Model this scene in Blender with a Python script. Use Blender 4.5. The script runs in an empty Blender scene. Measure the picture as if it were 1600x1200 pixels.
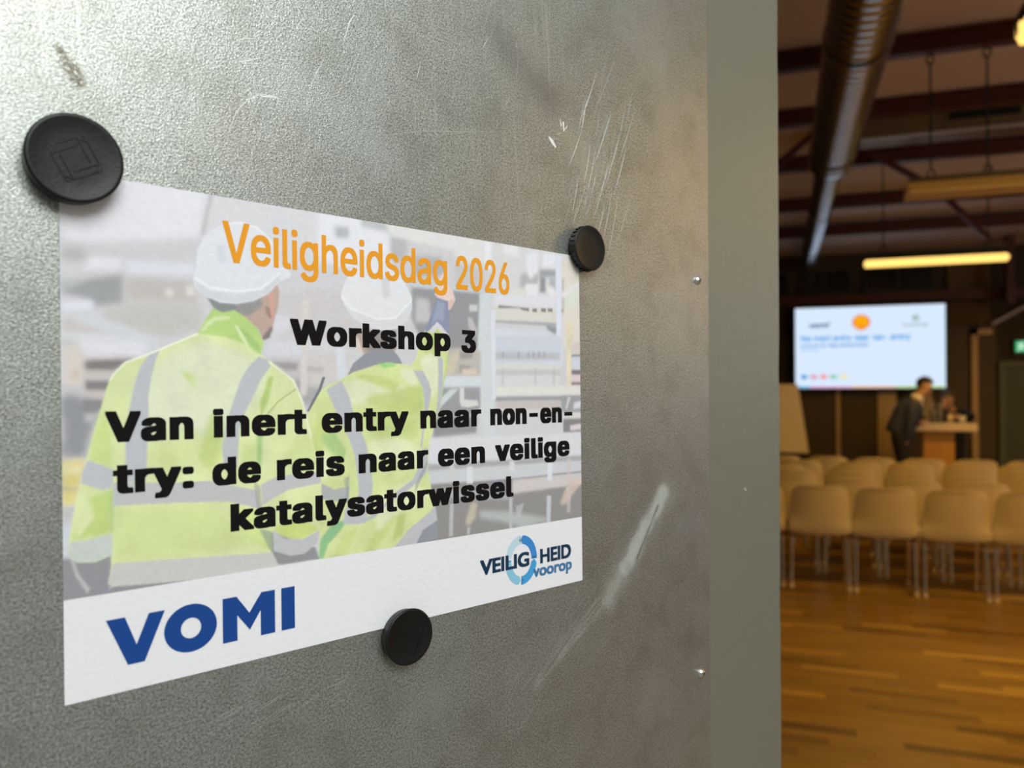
import bpy, bmesh, math, random, os
import numpy as np
from mathutils import Matrix, Vector
random.seed(4)
SC = bpy.context.scene
COL = SC.collection
# ------------------------------------------------------------------ camera, world, light, exposure
F_PX, PITCH, ROLL = 1203.0, 0.009, -0.002
YAW = math.atan(419 / 1203)
CAM = Vector((0, 0, 1.58))
sA, cA = math.sin(YAW), math.cos(YAW)
def lev(X, Y, Z): return Vector((X * cA - Z * sA, X * sA + Z * cA, Y))
sp, cp, sr, cr = math.sin(PITCH), math.cos(PITCH), math.sin(ROLL), math.cos(ROLL)
right, up, fwd = lev(cr, sr * cp, -sr * sp), lev(-sr, cr * cp, -cr * sp), lev(0, sp, cp)
cd = bpy.data.cameras.new('camera'); cam = bpy.data.objects.new('camera', cd); COL.objects.link(cam)
m = Matrix((right, up, -fwd)).transposed().to_4x4(); m.translation = CAM
cam.matrix_world = m
cd.sensor_width = 36; cd.lens = F_PX / 1600 * 36; cd.clip_start = .02; cd.clip_end = 200
cd.dof.use_dof = True; cd.dof.focus_distance = 0.42; cd.dof.aperture_fstop = cd.lens / 3.4
SC.camera = cam
w = bpy.data.worlds.new('overcast_sky'); SC.world = w; w.use_nodes = True
wn = w.node_tree.nodes; wl = w.node_tree.links
bg = wn['Background']; tc = wn.new('ShaderNodeTexCoord'); sx = wn.new('ShaderNodeSeparateXYZ'); rp = wn.new('ShaderNodeValToRGB')
wl.new(tc.outputs['Generated'], sx.inputs[0]); wl.new(sx.outputs[2], rp.inputs[0]); wl.new(rp.outputs[0], bg.inputs[0])
rp.color_ramp.elements[0].position = .0; rp.color_ramp.elements[0].color = (.30, .315, .285, 1)
rp.color_ramp.elements[1].position = .75; rp.color_ramp.elements[1].color = (.80, .87, .86, 1)
bg.inputs[1].default_value = 0.75
def area(name, loc, target, sx_, sy_, power, col):
    l = bpy.data.lights.new(name, 'AREA'); l.shape = 'RECTANGLE'; l.size = sx_; l.size_y = sy_; l.energy = power; l.color = col
    o = bpy.data.objects.new(name, l); COL.objects.link(o); o.location = loc
    o.rotation_euler = (Vector(target) - Vector(loc)).to_track_quat('-Z', 'Y').to_euler(); return o
area('lobby_skylight', (1.25, -.75, 3.0), (-.1, .3, 1.6), 1.3, 1.3, 50, (.97, 1.0, 1.0))
AMB = (1.0, .56, .085)
SC.view_settings.view_transform = 'Standard'; SC.view_settings.look = 'None'
SC.view_settings.exposure = 0.0; SC.view_settings.gamma = 1.0; SC.view_settings.use_curve_mapping = False
try:
    SC.cycles.use_denoising = True; SC.cycles.max_bounces = 6
except Exception: pass

area('ceiling_fill_light', (6.8, 6.0, 2.3), (1.0, 7.5, 5.4), 4.0, .7, 60, (1.0, .90, .88))  # added upward fill to brighten the ceiling; no window is built there

# ------------------------------------------------------------------ helpers
def s2l(c): return tuple((v / 255 / 12.92) if v / 255 <= .04045 else ((v / 255 + .055) / 1.055) ** 2.4 for v in c[:3])
def mat(name, col, rough=.6, metal=0.0, noise=0, nscale=20, bump=0, bscale=50, spec=None, emis=None, estr=0, stretch=None):
    m = bpy.data.materials.new(name); m.use_nodes = True; nt = m.node_tree; N = nt.nodes; L = nt.links
    b = N['Principled BSDF']; b.inputs['Base Color'].default_value = (*col, 1); b.inputs['Roughness'].default_value = rough
    b.inputs['Metallic'].default_value = metal
    if spec is not None: b.inputs['Specular IOR Level'].default_value = spec
    if emis: b.inputs['Emission Color'].default_value = (*emis, 1); b.inputs['Emission Strength'].default_value = estr
    if noise or bump:
        t = N.new('ShaderNodeTexCoord'); v = t.outputs['Object']
        if stretch:
            mp = N.new('ShaderNodeMapping'); mp.inputs['Scale'].default_value = stretch; L.new(v, mp.inputs[0]); v = mp.outputs[0]
    if noise:
        n = N.new('ShaderNodeTexNoise'); n.inputs['Scale'].default_value = nscale; n.inputs['Detail'].default_value = 4; L.new(v, n.inputs['Vector'])
        mx = N.new('ShaderNodeMix'); mx.data_type = 'RGBA'
        mx.inputs[6].default_value = (*[max(0, c * (1 - noise)) for c in col], 1); mx.inputs[7].default_value = (*[c * (1 + noise) for c in col], 1)
        L.new(n.outputs[0], mx.inputs[0]); L.new(mx.outputs[2], b.inputs['Base Color'])
    if bump:
        n = N.new('ShaderNodeTexNoise'); n.inputs['Scale'].default_value = bscale; n.inputs['Detail'].default_value = 3; L.new(v, n.inputs['Vector'])
        bp = N.new('ShaderNodeBump'); bp.inputs['Strength'].default_value = bump; bp.inputs['Distance'].default_value = .002
        L.new(n.outputs[0], bp.inputs['Height']); L.new(bp.outputs[0], b.inputs['Normal'])
    return m
def emat(name, col, s=1.0): return mat(name, (0, 0, 0), .9, spec=0, emis=col, estr=s)
def link_mesh(name, me, mt, parent=None, mw=None, smooth=False):
    o = bpy.data.objects.new(name, me); COL.objects.link(o)
    if mt: me.materials.append(mt)
    if parent: o.parent = parent
    if mw is not None: o.matrix_basis = mw
    if smooth:
        for p in me.polygons: p.use_smooth = True
    return o
def fin(name, bm, mt, parent=None, smooth=False, mw=None, auto=None):
    bmesh.ops.recalc_face_normals(bm, faces=bm.faces)
    me = bpy.data.meshes.new(name); bm.to_mesh(me); bm.free()
    o = link_mesh(name, me, mt, parent, mw, smooth or auto is not None)
    if auto is not None:
        try: me.set_sharp_from_angle(angle=auto)
        except Exception: pass
    return o
def tag(o, label=None, cat=None, group=None, kind=None):
    if label: o['label'] = label
    if cat: o['category'] = cat
    if group: o['group'] = group
    if kind: o['kind'] = kind
    return o
def empty(name, loc=(0, 0, 0), rz=0, label=None, cat=None, group=None, kind=None, mw=None):
    o = bpy.data.objects.new(name, None); COL.objects.link(o); o.location = loc; o.rotation_euler = (0, 0, rz)
    if mw is not None: o.matrix_basis = mw
    o.empty_display_size = .05
    return tag(o, label, cat, group, kind)
def box(bm, x0, x1, y0, y1, z0, z1, bev=0):
    v = [bm.verts.new(p) for p in [(x0, y0, z0), (x1, y0, z0), (x1, y1, z0), (x0, y1, z0), (x0, y0, z1), (x1, y0, z1), (x1, y1, z1), (x0, y1, z1)]]
    fs = [bm.faces.new([v[i] for i in q]) for q in [(3, 2, 1, 0), (4, 5, 6, 7), (0, 1, 5, 4), (1, 2, 6, 5), (2, 3, 7, 6), (3, 0, 4, 7)]]
    if bev:
        es = list({e for f in fs for e in f.edges})
        bmesh.ops.bevel(bm, geom=es, offset=bev, segments=2, affect='EDGES', profile=.5)
def BX(name, mt, parent, *a, bev=0, mw=None):
    bm = bmesh.new(); box(bm, *a, bev=bev); return fin(name, bm, mt, parent, mw=mw)
def tube(bm, pts, r, n=10, cap=True):
    pts = [Vector(p) for p in pts]; rings = []
    rr = r if isinstance(r, (list, tuple)) else [r] * len(pts)
    prev = None
    for i, p in enumerate(pts):
        t = (pts[min(i + 1, len(pts) - 1)] - pts[max(i - 1, 0)]).normalized()
        if prev is None:
            a = Vector((0, 0, 1)) if abs(t.z) < .9 else Vector((1, 0, 0)); u = t.cross(a).normalized()
        else: u = (prev - t * prev.dot(t)).normalized()
        prev = u; v = t.cross(u)
        rings.append([bm.verts.new(p + (u * math.cos(2 * math.pi * k / n) + v * math.sin(2 * math.pi * k / n)) * rr[i]) for k in range(n)])
    for a, b in zip(rings, rings[1:]):
        for k in range(n): bm.faces.new((a[k], a[(k + 1) % n], b[(k + 1) % n], b[k]))
    if cap: bm.faces.new(rings[0][::-1]); bm.faces.new(rings[-1])
def TB(name, mt, parent, pts, r, n=10, mw=None):
    bm = bmesh.new(); tube(bm, pts, r, n); return fin(name, bm, mt, parent, auto=1.0, mw=mw)
def lathe(bm, prof, n=48, axis='Z', org=(0, 0, 0)):
    rings = []
    for r, h in prof:
        if r < 1e-7: rings.append([bm.verts.new((0, 0, h))])
        else: rings.append([bm.verts.new((r * math.cos(2 * math.pi * k / n), r * math.sin(2 * math.pi * k / n), h)) for k in range(n)])
    for a, b in zip(rings, rings[1:]):
        for k in range(n):
            j = (k + 1) % n
            if len(a) == 1 and len(b) == 1: continue
            if len(a) == 1: bm.faces.new((a[0], b[k], b[j]))
            elif len(b) == 1: bm.faces.new((a[k], a[j], b[0]))
            else: bm.faces.new((a[k], a[j], b[j], b[k]))
    vs = [v for r_ in rings for v in r_]
    if axis == 'Y': bmesh.ops.rotate(bm, verts=vs, cent=(0, 0, 0), matrix=Matrix.Rotation(-math.pi / 2, 3, 'X'))
    bmesh.ops.translate(bm, verts=vs, vec=org)
def copy_tree(o, parent=None):
    c = o.copy(); COL.objects.link(c); c.parent = parent
    for ch in o.children: copy_tree(ch, c)
    return c

# ------------------------------------------------------------------ materials
M = {}
M['grey_paint'] = mat('grey_paint', (.168, .168, .128), .42, bump=.25, bscale=60)
M['white_paper'] = mat('white_paper', (.79, .78, .81), .8, spec=.15, bump=.12, bscale=400)
M['black_plastic'] = mat('black_plastic', (.006, .0065, .006), .40, spec=.32, bump=.05, bscale=700)
M['screw'] = mat('zinc_screw', (.75, .74, .70), .22, 1.0)
M['pale_chip'] = mat('chipped_paint', (.38, .38, .33), .5)
M['wall_dark'] = mat('dark_hall_wall', (.055, .038, .018), .8, noise=.2, nscale=3)
M['wall_side'] = mat('hall_side_wall', (.16, .11, .07), .8, noise=.15, nscale=2)
M['ceiling'] = mat('ceiling_board', (.60, .50, .44), .85, noise=.12, nscale=1.5)
M['red_steel'] = mat('dark_red_steel', (.075, .012, .008), .5, noise=.2, nscale=6)
M['duct'] = mat('spiral_duct_zinc', (.56, .57, .61), .27, 1.0, noise=.12, nscale=5)
M['wood'] = mat('light_wood', (.62, .42, .22), .5, noise=.2, nscale=6, stretch=(1, 1, .2))
M['desk_wood'] = mat('orange_wood', (.55, .27, .06), .45, noise=.2, nscale=6, stretch=(1, 1, .2))
M['board'] = mat('flip_chart_board', (.86, .74, .66), .5)
M['shell'] = mat('cream_plastic_shell', (.66, .56, .36), .38, bump=.05, bscale=300)
M['chrome'] = mat('chrome', (.82, .80, .76), .12, 1.0)
M['black'] = mat('black_rubber', (.012, .012, .012), .6)
M['panel_brown'] = mat('brown_wall_panel', (.085, .058, .028), .6, noise=.25, nscale=5, stretch=(1, 1, .15))
M['curtain'] = mat('brown_curtain', (.16, .105, .05), .9, noise=.2, nscale=8)
M['dark_glass'] = mat('dark_window_glass', (.006, .007, .007), .12, spec=.6)
M['frame_dark'] = mat('window_frame_dark', (.02, .018, .014), .5)
M['door_green'] = mat('grey_green_door_paint', (.07, .085, .055), .5)
M['lamp_housing'] = mat('lamp_reflector_enamel', (.66, .48, .22), .4)
M['lamp_top'] = mat('lamp_top_enamel', (.05, .045, .035), .5)
M['tube_lit'] = emat('lit_fluorescent_tube', (1.0, .62, .16), 1.6)
M['tube_off'] = mat('fluorescent_glass', (.75, .62, .38), .3)
M['steel'] = mat('galvanised_box', (.17, .125, .07), .5, .1, noise=.2, nscale=4)
M['slot'] = mat('dark_grille', (.004, .008, .008), .5)
M['white_rail'] = mat('pale_rail', (.55, .52, .56), .3)
M['skin'] = mat('skin', (.58, .34, .25), .55)
M['hair'] = mat('dark_hair', (.012, .009, .007), .5, bump=.4, bscale=200)
M['hair_grey'] = mat('greying_hair', (.10, .08, .075), .5, bump=.4, bscale=200)
M['navy'] = mat('navy_suit', (.026, .034, .095), .7, bump=.1, bscale=300)
M['blackcloth'] = mat('black_clothes', (.008, .008, .012), .8)
M['shirt'] = mat('white_shirt', (.75, .74, .72), .7)
M['bottle'] = mat('grey_bottle', (.16, .16, .17), .2)
M['ground'] = mat('lobby_paving', (.30, .30, .27), .6, noise=.1, nscale=4)
M['leafwall'] = mat('lobby_wall_plaster', (.50, .50, .45), .8, noise=.05, nscale=3)

# galvanised steel sheet: fine spangle, soft smears and stains that belong to the sheet
def steel_sheet():
    m = bpy.data.materials.new('galvanised_steel_sheet'); m.use_nodes = True; nt = m.node_tree; N = nt.nodes; L = nt.links
    b = N['Principled BSDF']; b.inputs['Metallic'].default_value = .9
    tc = N.new('ShaderNodeTexCoord'); P = tc.outputs['Object']
    def nz(scale, det, st=None, rough=.5):
        v = P
        if st:
            mp = N.new('ShaderNodeMapping'); mp.vector_type = 'TEXTURE'; mp.inputs['Scale'].default_value = tuple(1 / q for q in st[0]); mp.inputs['Rotation'].default_value = (0, 0, st[1]); L.new(P, mp.inputs[0]); v = mp.outputs[0]
        n = N.new('ShaderNodeTexNoise'); n.inputs['Scale'].default_value = scale; n.inputs['Detail'].default_value = det; n.inputs['Roughness'].default_value = rough
        L.new(v, n.inputs['Vector']); return n.outputs[0]
    def mth(op, a, c=None, clamp=False):
        n = N.new('ShaderNodeMath'); n.operation = op; n.use_clamp = clamp
        for i, q in enumerate((a, c)):
            if q is None: continue
            if isinstance(q, (int, float)): n.inputs[i].default_value = q
            else: L.new(q, n.inputs[i])
        return n.outputs[0]
    def ramp(v, a, c, lo=0, hi=1):
        n = N.new('ShaderNodeMapRange'); n.interpolation_type = 'SMOOTHSTEP'; L.new(v, n.inputs[0])
        for i, q in enumerate((a, c, lo, hi)): n.inputs[i + 1].default_value = q
        return n.outputs[0]
    def mixc(f, A, B):
        n = N.new('ShaderNodeMix'); n.data_type = 'RGBA'
        if isinstance(f, (int, float)): n.inputs[0].default_value = f
        else: L.new(f, n.inputs[0])
        for i, q in ((6, A), (7, B)):
            if isinstance(q, tuple): n.inputs[i].default_value = (*q, 1)
            else: L.new(q, n.inputs[i])
        return n.outputs[2]
    def capsule(a, c, r0, r1, wob=.004):       # 1 inside r0, 0 beyond r1 of the segment a-c
        A = Vector((*a, 0)); B = Vector((*c, 0)); D = B - A
        s = N.new('ShaderNodeVectorMath'); s.operation = 'SUBTRACT'; L.new(P, s.inputs[0]); s.inputs[1].default_value = A
        d = N.new('ShaderNodeVectorMath'); d.operation = 'DOT_PRODUCT'; L.new(s.outputs[0], d.inputs[0]); d.inputs[1].default_value = D / max(D.length_squared, 1e-9)
        t = mth('MULTIPLY', d.outputs['Value'], 1.0, True)
        k = N.new('ShaderNodeVectorMath'); k.operation = 'SCALE'; k.inputs[0].default_value = D; L.new(t, k.inputs['Scale'])
        e = N.new('ShaderNodeVectorMath'); e.operation = 'SUBTRACT'; L.new(s.outputs[0], e.inputs[0]); L.new(k.outputs[0], e.inputs[1])
        f = N.new('ShaderNodeVectorMath'); f.operation = 'MULTIPLY'; L.new(e.outputs[0], f.inputs[0]); f.inputs[1].default_value = (1, 1, 0)
        g = N.new('ShaderNodeVectorMath'); g.operation = 'LENGTH'; L.new(f.outputs[0], g.inputs[0])
        w_ = mth('ADD', g.outputs['Value'], mth('MULTIPLY', mth('SUBTRACT', wobn, .5), wob * 2))
        return ramp(w_, r0, r1, 1, 0)
    wobn = nz(90, 3)
    fine = nz(900, 2, None, .6); fine2 = nz(1900, 1, None, .6); broad = nz(7, 3); mid = nz(40, 4)
    brush = nz(160, 3, ((1, .12, 1), .25)); streak = nz(300, 2, ((1, .05, 1), -.35))
    c = mixc(ramp(fine, .25, .75), (.18, .190, .174), (.56, .58, .54))
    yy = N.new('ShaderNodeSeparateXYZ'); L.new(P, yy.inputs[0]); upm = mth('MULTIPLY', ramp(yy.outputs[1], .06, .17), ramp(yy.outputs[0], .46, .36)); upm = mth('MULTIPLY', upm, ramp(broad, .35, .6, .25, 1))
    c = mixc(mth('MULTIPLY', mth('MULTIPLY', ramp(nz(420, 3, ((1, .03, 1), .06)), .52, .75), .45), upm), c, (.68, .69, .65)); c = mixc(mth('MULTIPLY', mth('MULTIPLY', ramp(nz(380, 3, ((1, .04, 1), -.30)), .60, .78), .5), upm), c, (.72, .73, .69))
    c = mixc(mth('MULTIPLY', ramp(fine2, .50, .68), .6), c, (.62, .63, .56)); c = mixc(mth('MULTIPLY', ramp(nz(1300, 1), .60, .70), .7), c, (.12, .12, .10)) ; 
    c = mixc(mth('MULTIPLY', ramp(mid, .45, .7), .30), c, (.23, .225, .185)); c = mixc(mth('MULTIPLY', ramp(nz(11, 4, None, .62), .50, .70), .32), c, (.52, .57, .57))
    c = mixc(mth('MULTIPLY', ramp(broad, .45, .75), .25), c, (.33, .29, .24))
    rgh = mth('ADD', mth('ADD', .27, mth('MULTIPLY', brush, .10)), mth('MULTIPLY', broad, .10))
    # pale rubbed smear, lower right, with its own thin dark scrape
    sm = mth('MAXIMUM', capsule((.412, -.122), (.4560, -.0745), .002, .0105), mth('MULTIPLY', capsule((.395, -.140), (.432, -.102), .000, .013), .6))
    sm = mth('MAXIMUM', sm, mth('MULTIPLY', capsule((.400, -.133), (.460, -.074), .0, .018), .28))
    sm = mth('MULTIPLY', sm, ramp(mid, .25, .5, .55, 1))
    sm2 = mth('MULTIPLY', capsule((.330, -.178), (.392, -.137), .0, .010), mth('MULTIPLY', ramp(nz(330, 3, ((1, .07, 1), -.97)), .36, .66), .42))
    sm = mth('MAXIMUM', sm, sm2)
    sc = capsule((.425, -.117), (.449, -.083), .0001, .0016, .0015)
    smud = mth('MULTIPLY', capsule((.296, .210), (.338, .184), .0, .019), .62)
    tape = mth('MULTIPLY', capsule((.354, .166), (.370, .151), .000, .011), .42)
    stain = mth('MULTIPLY', mth('MAXIMUM', capsule((.0690, .1350), (.0725, .130), .0006, .0024, .0012), capsule((.0725, .1295), (.0765, .124), .0014, .0042, .002)), mth('MULTIPLY', ramp(nz(700, 2), .36, .50), .85))
    haze = mth('MULTIPLY', capsule((.44, .30), (.47, .17), .0, .030), .16)
    c = mixc(mth('MULTIPLY', smud, .6), c, (.17, .17, .16)); c = mixc(tape, c, (.40, .38, .24)); c = mixc(stain, c, (.10, .085, .05))
    c = mixc(haze, c, (.6, .6, .56)); c = mixc(mth('MULTIPLY', sm, .62), c, (.50, .54, .49)); c = mixc(mth('MULTIPLY', sc, .7), c, (.13, .13, .11))
    met = mth('SUBTRACT', .76, mth('MULTIPLY', mth('MAXIMUM', sm, tape), .35))
    rgh = mth('ADD', rgh, mth('MULTIPLY', sm, .3)); 
    L.new(c, b.inputs['Base Color']); L.new(rgh, b.inputs['Roughness']); L.new(met, b.inputs['Metallic'])
    h = mth('ADD', mth('MULTIPLY', nz(1350, 2, None, .6), 1.0), mth('MULTIPLY', mid, 1.2)); h = mth('ADD', h, mth('MULTIPLY', streak, .35))
    bp = N.new('ShaderNodeBump'); bp.inputs['Strength'].default_value = .34; bp.inputs['Distance'].default_value = .0006
    L.new(h, bp.inputs['Height']); L.new(bp.outputs[0], b.inputs['Normal'])
    return m
M['sheet'] = steel_sheet()
M['scratch'] = mat('bright_scratch', (.80, .80, .75), .5, .0)
M['scratch_soft'] = mat('soft_scratch', (.42, .43, .39), .5, .15)

# ------------------------------------------------------------------ the door leaf (local x along the leaf, y up, z towards the viewer)
AZ = 0.8385; PERP = 0.342589
U_ = lev(math.sin(AZ), 0, math.cos(AZ)); n_ = lev(-math.cos(AZ), 0, math.sin(AZ))
MD = Matrix((U_, Vector((0, 0, 1)), -n_)).transposed().to_4x4(); MD.translation = CAM + n_ * PERP
door = empty('door_1', mw=MD, kind='structure')
ZB = -1.575
bm = bmesh.new(); box(bm, -.46, .5135, ZB, .70, -.045, -.0022)
fin('door_core', bm, M['grey_paint'], door)
bm = bmesh.new()                                    # painted edge strip with a nicked outer edge
n = 90; rnd = random.Random(7); L0 = []
for i in range(n + 1):
    y = ZB + (.70 - ZB) * i / n
    d = rnd.random() * .0003
    if rnd.random() < .10: d += rnd.random() * .0013
    L0.append((y, d))
fr = [[bm.verts.new(p) for p in ((.5137, y, -.045), (.5137, y, -.0022), (.6247 - d, y, -.0022), (.6257 - d * 1.5, y, -.0034), (.6257 - d * .5, y, -.045))] for y, d in L0]
for a, b in zip(fr, fr[1:]):
    for k in range(4): bm.faces.new((a[k], a[k + 1], b[k + 1], b[k]))
    bm.faces.new((a[4], a[0], b[0], b[4]))
bm.faces.new(fr[0]); bm.faces.new(fr[-1][::-1])
fin('edge_strip', bm, M['grey_paint'], door)
bm = bmesh.new(); box(bm, -.44, .5141, -1.45, .66, -.0021, 0, bev=.0005)
fin('steel_sheet', bm, M['sheet'], door)
def screw(x, y, rz):
    bm = bmesh.new()
    lathe(bm, [(0, .0028), (.0008, .0028), (.0014, .0026), (.0023, .0021), (.0030, .0014), (.0035, .0005), (.0036, 0)], 20)
    s = fin('screw', bm, M['screw'], door, smooth=True, mw=Matrix.Translation((x, y, 0)))
    bm = bmesh.new()
    for a in (rz, rz + math.pi / 2):
        v0 = len(bm.verts); bm.verts.ensure_lookup_table()
        box(bm, -.0013, .0013, -.0003, .0003, .0022, .00288)
        bm.verts.ensure_lookup_table(); bmesh.ops.rotate(bm, verts=bm.verts[v0:], cent=(0, 0, 0), matrix=Matrix.Rotation(a, 3, 'Z'))
    fin('screw_recess', bm, M['black'], s)
screw(.4986, .0842, .5); screw(.5015, -.2157, 1.1)
# paint chips on the strip
def blob(x, y, r, sy=1.0, rot=0, nn=9, seed=0):
    rr = random.Random(seed); bm = bmesh.new()
    vs = []
    for k in range(nn):
        a = 2 * math.pi * k / nn; q = r * (.6 + .6 * rr.random()); X, Y = q * math.cos(a), q * sy * math.sin(a)
        vs.append((x + X * math.cos(rot) - Y * math.sin(rot), y + X * math.sin(rot) + Y * math.cos(rot)))
    f = bm.faces.new([bm.verts.new((a, b, -.00225)) for a, b in vs])
    e = bmesh.ops.extrude_face_region(bm, geom=[f]); bmesh.ops.translate(bm, verts=[v for v in e['geom'] if isinstance(v, bmesh.types.BMVert)], vec=(0, 0, .00022))
    return bm
for i, (x, y, r, sy, ro) in enumerate([(.5687, -.0817, .0022, .55, -.7), (.5735, -.0730, .0009, .6, .9), (.541, .0905, .0016, .35, 0), (.549, .0905, .0014, .3, .1), (.560, .0895, .0012, .3, .5), (.5665, .0880, .0015, .4, .6), (.588, .1005, .0014, .3, -.2), (.562, .103, .0008, .6, .5), (.560, -.250, .0007, 4.5, 0), (.568, -.205, .0008, .8, 0)]):
    fin('paint_chip', blob(x, y, r, sy, ro, seed=i), M['pale_chip'] if i == 0 else M['grey_paint'], door)
# scratches: thin bright strips a few hundredths of a millimetre proud
sb = bmesh.new(); ss = bmesh.new()
def scratch(bm, pts, w):
    pts = [Vector((p[0], p[1], .00006)) for p in pts]; n = len(pts); A = []
    for i, p in enumerate(pts):
        t = (pts[min(i + 1, n - 1)] - pts[max(0, i - 1)]).normalized(); s = Vector((-t.y, t.x, 0)) * w * 1.35 * (.15 + .85 * math.sin(math.pi * (i + .3) / (n - .4)))
        A.append((bm.verts.new(p - s), bm.verts.new(p + s)))
    for a, b in zip(A, A[1:]): bm.faces.new((a[0], b[0], b[1], a[1]))
rs = random.Random(11)
def seg(bm, x, y, ang, ln, w, bend=.05):
    pts = []
    for k in range(6):
        t = k / 5 - .5; pts.append((x + math.cos(ang + bend * t) * ln * t, y + math.sin(ang + bend * t) * ln * t))
    scratch(bm, pts, w)
# hand placed ones: arc above the sheet, long ones by the top, the fan right of the paper's corner
scratch(ss, [(.206, .1235), (.222, .1345), (.243, .1415), (.268, .1465), (.292, .152), (.318, .157)], .00014)
scratch(sb, [(.1365, .1165), (.140, .127), (.1455, .134), (.152, .138), (.1605, .139)], .00016)
scratch(sb, [(.149, .1375), (.153, .1372), (.158, .1385), (.161, .138)], .00035)
scratch(sb, [(.122, .184), (.1235, .195), (.127, .206), (.131, .216)], .00012)
scratch(sb, [(.139, .1585), (.1435, .1615), (.149, .163)], .00018)
scratch(sb, [(.142, .1505), (.146, .152), (.151, .1545)], .00020); scratch(sb, [(.1425, .1495), (.147, .151), (.152, .152)], .00012)
scratch(sb, [(.195, .176), (.198, .186), (.2005, .191)], .0002)
scratch(sb, [(.176, .146), (.180, .156), (.184, .164)], .00013)
scratch(sb, [(.3495, .173), (.3505, .1685), (.3525, .172), (.3530, .166), (.3560, .170)], .0007)
scratch(sb, [(.3395, .1595), (.3425, .157), (.3455, .1540)], .0010)
scratch(ss, [(.313, .206), (.3135, .198), (.3120, .189), (.3112, .181)], .00016)
for x, y in ((.390, .205), (.410, .188), (.397, .168), (.386, .176), (.378, .160), (.372, .142), (.383, .128), (.361, .128), (.392, .150), (.405, .160), (.369, .120), (.395, .120), (.420, .125), (.375, .185), (.365, .150)):
    for k in range(5):
        seg(ss if rs.random() < .7 else sb, x + rs.uniform(-.008, .008), y + rs.uniform(-.012, .012), 1.22 + rs.uniform(-.12, .14), rs.uniform(.015, .05), rs.uniform(.00006, .00018))
for k in range(110):                                  # small random scratches, mostly over the upper middle
    x, y = rs.gauss(.22, .09), rs.gauss(.17, .03)
    if y < .105 or x > .5: continue
    seg(ss if k % 4 else sb, x, y, rs.choice((1.1, 1.2, .35, 1.35)) + rs.uniform(-.2, .2), rs.uniform(.002, .012), rs.uniform(.00004, .00010))
for k in range(34):                                   # brushed scratches along the lower smear and under the paper
    t = rs.random(); x, y = .30 + .13 * t, -.19 + .10 * t
    seg(ss, x + rs.uniform(-.012, .02), y + rs.uniform(-.012, .012), .72 + rs.uniform(-.1, .35), rs.uniform(.008, .03), rs.uniform(.00003, .00007))
for k in range(30):
    seg(ss, rs.uniform(.13, .20), rs.uniform(-.155, -.142), .25 + rs.uniform(-.1, .2), rs.uniform(.004, .018), .00006)
for k in range(46):
    seg(ss, rs.uniform(.38, .50), rs.uniform(-.25, .25), rs.uniform(.9, 1.7), rs.uniform(.003, .012), rs.uniform(.00005, .00010))
tag(fin('fine_scratches', ss, M['scratch_soft'], door), kind='stuff'); tag(fin('bright_scratches', sb, M['scratch'], door), kind='stuff')

# ------------------------------------------------------------------ the printed sheet
DS = np.array([(0, 210, 1), (297, 210, 1), (297, 0, 1), (0, 0, 1)], float)
DD = np.array([(.0695, .0872), (.3658, .0871), (.3692, -.1229), (.0715, -.1230)])
AF = np.linalg.lstsq(DS, DD, rcond=None)[0]              # paper millimetres -> door plane metres
def mm2d(x, y): return AF[0] * x + AF[1] * y + AF[2]
AX, AY, A0 = Vector((*AF[0], 0)), Vector((*AF[1], 0)), Vector((*AF[2], .0004))
MP = Matrix((AX * 1000, AY * 1000, Vector((0, 0, 1)))).transposed().to_4x4(); MP.translation = A0     # sheet frame in metres
sheet = empty('printed_notice', mw=MD, label='white notice printed with two workers in yellow jackets, held by three black magnets', cat='sign')
def lift(x): return 0.0
bm = bmesh.new(); box(bm, 0, .297, 0, .210, -.0002, 0)
fin('paper', bm, M['white_paper'], sheet)
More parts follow.
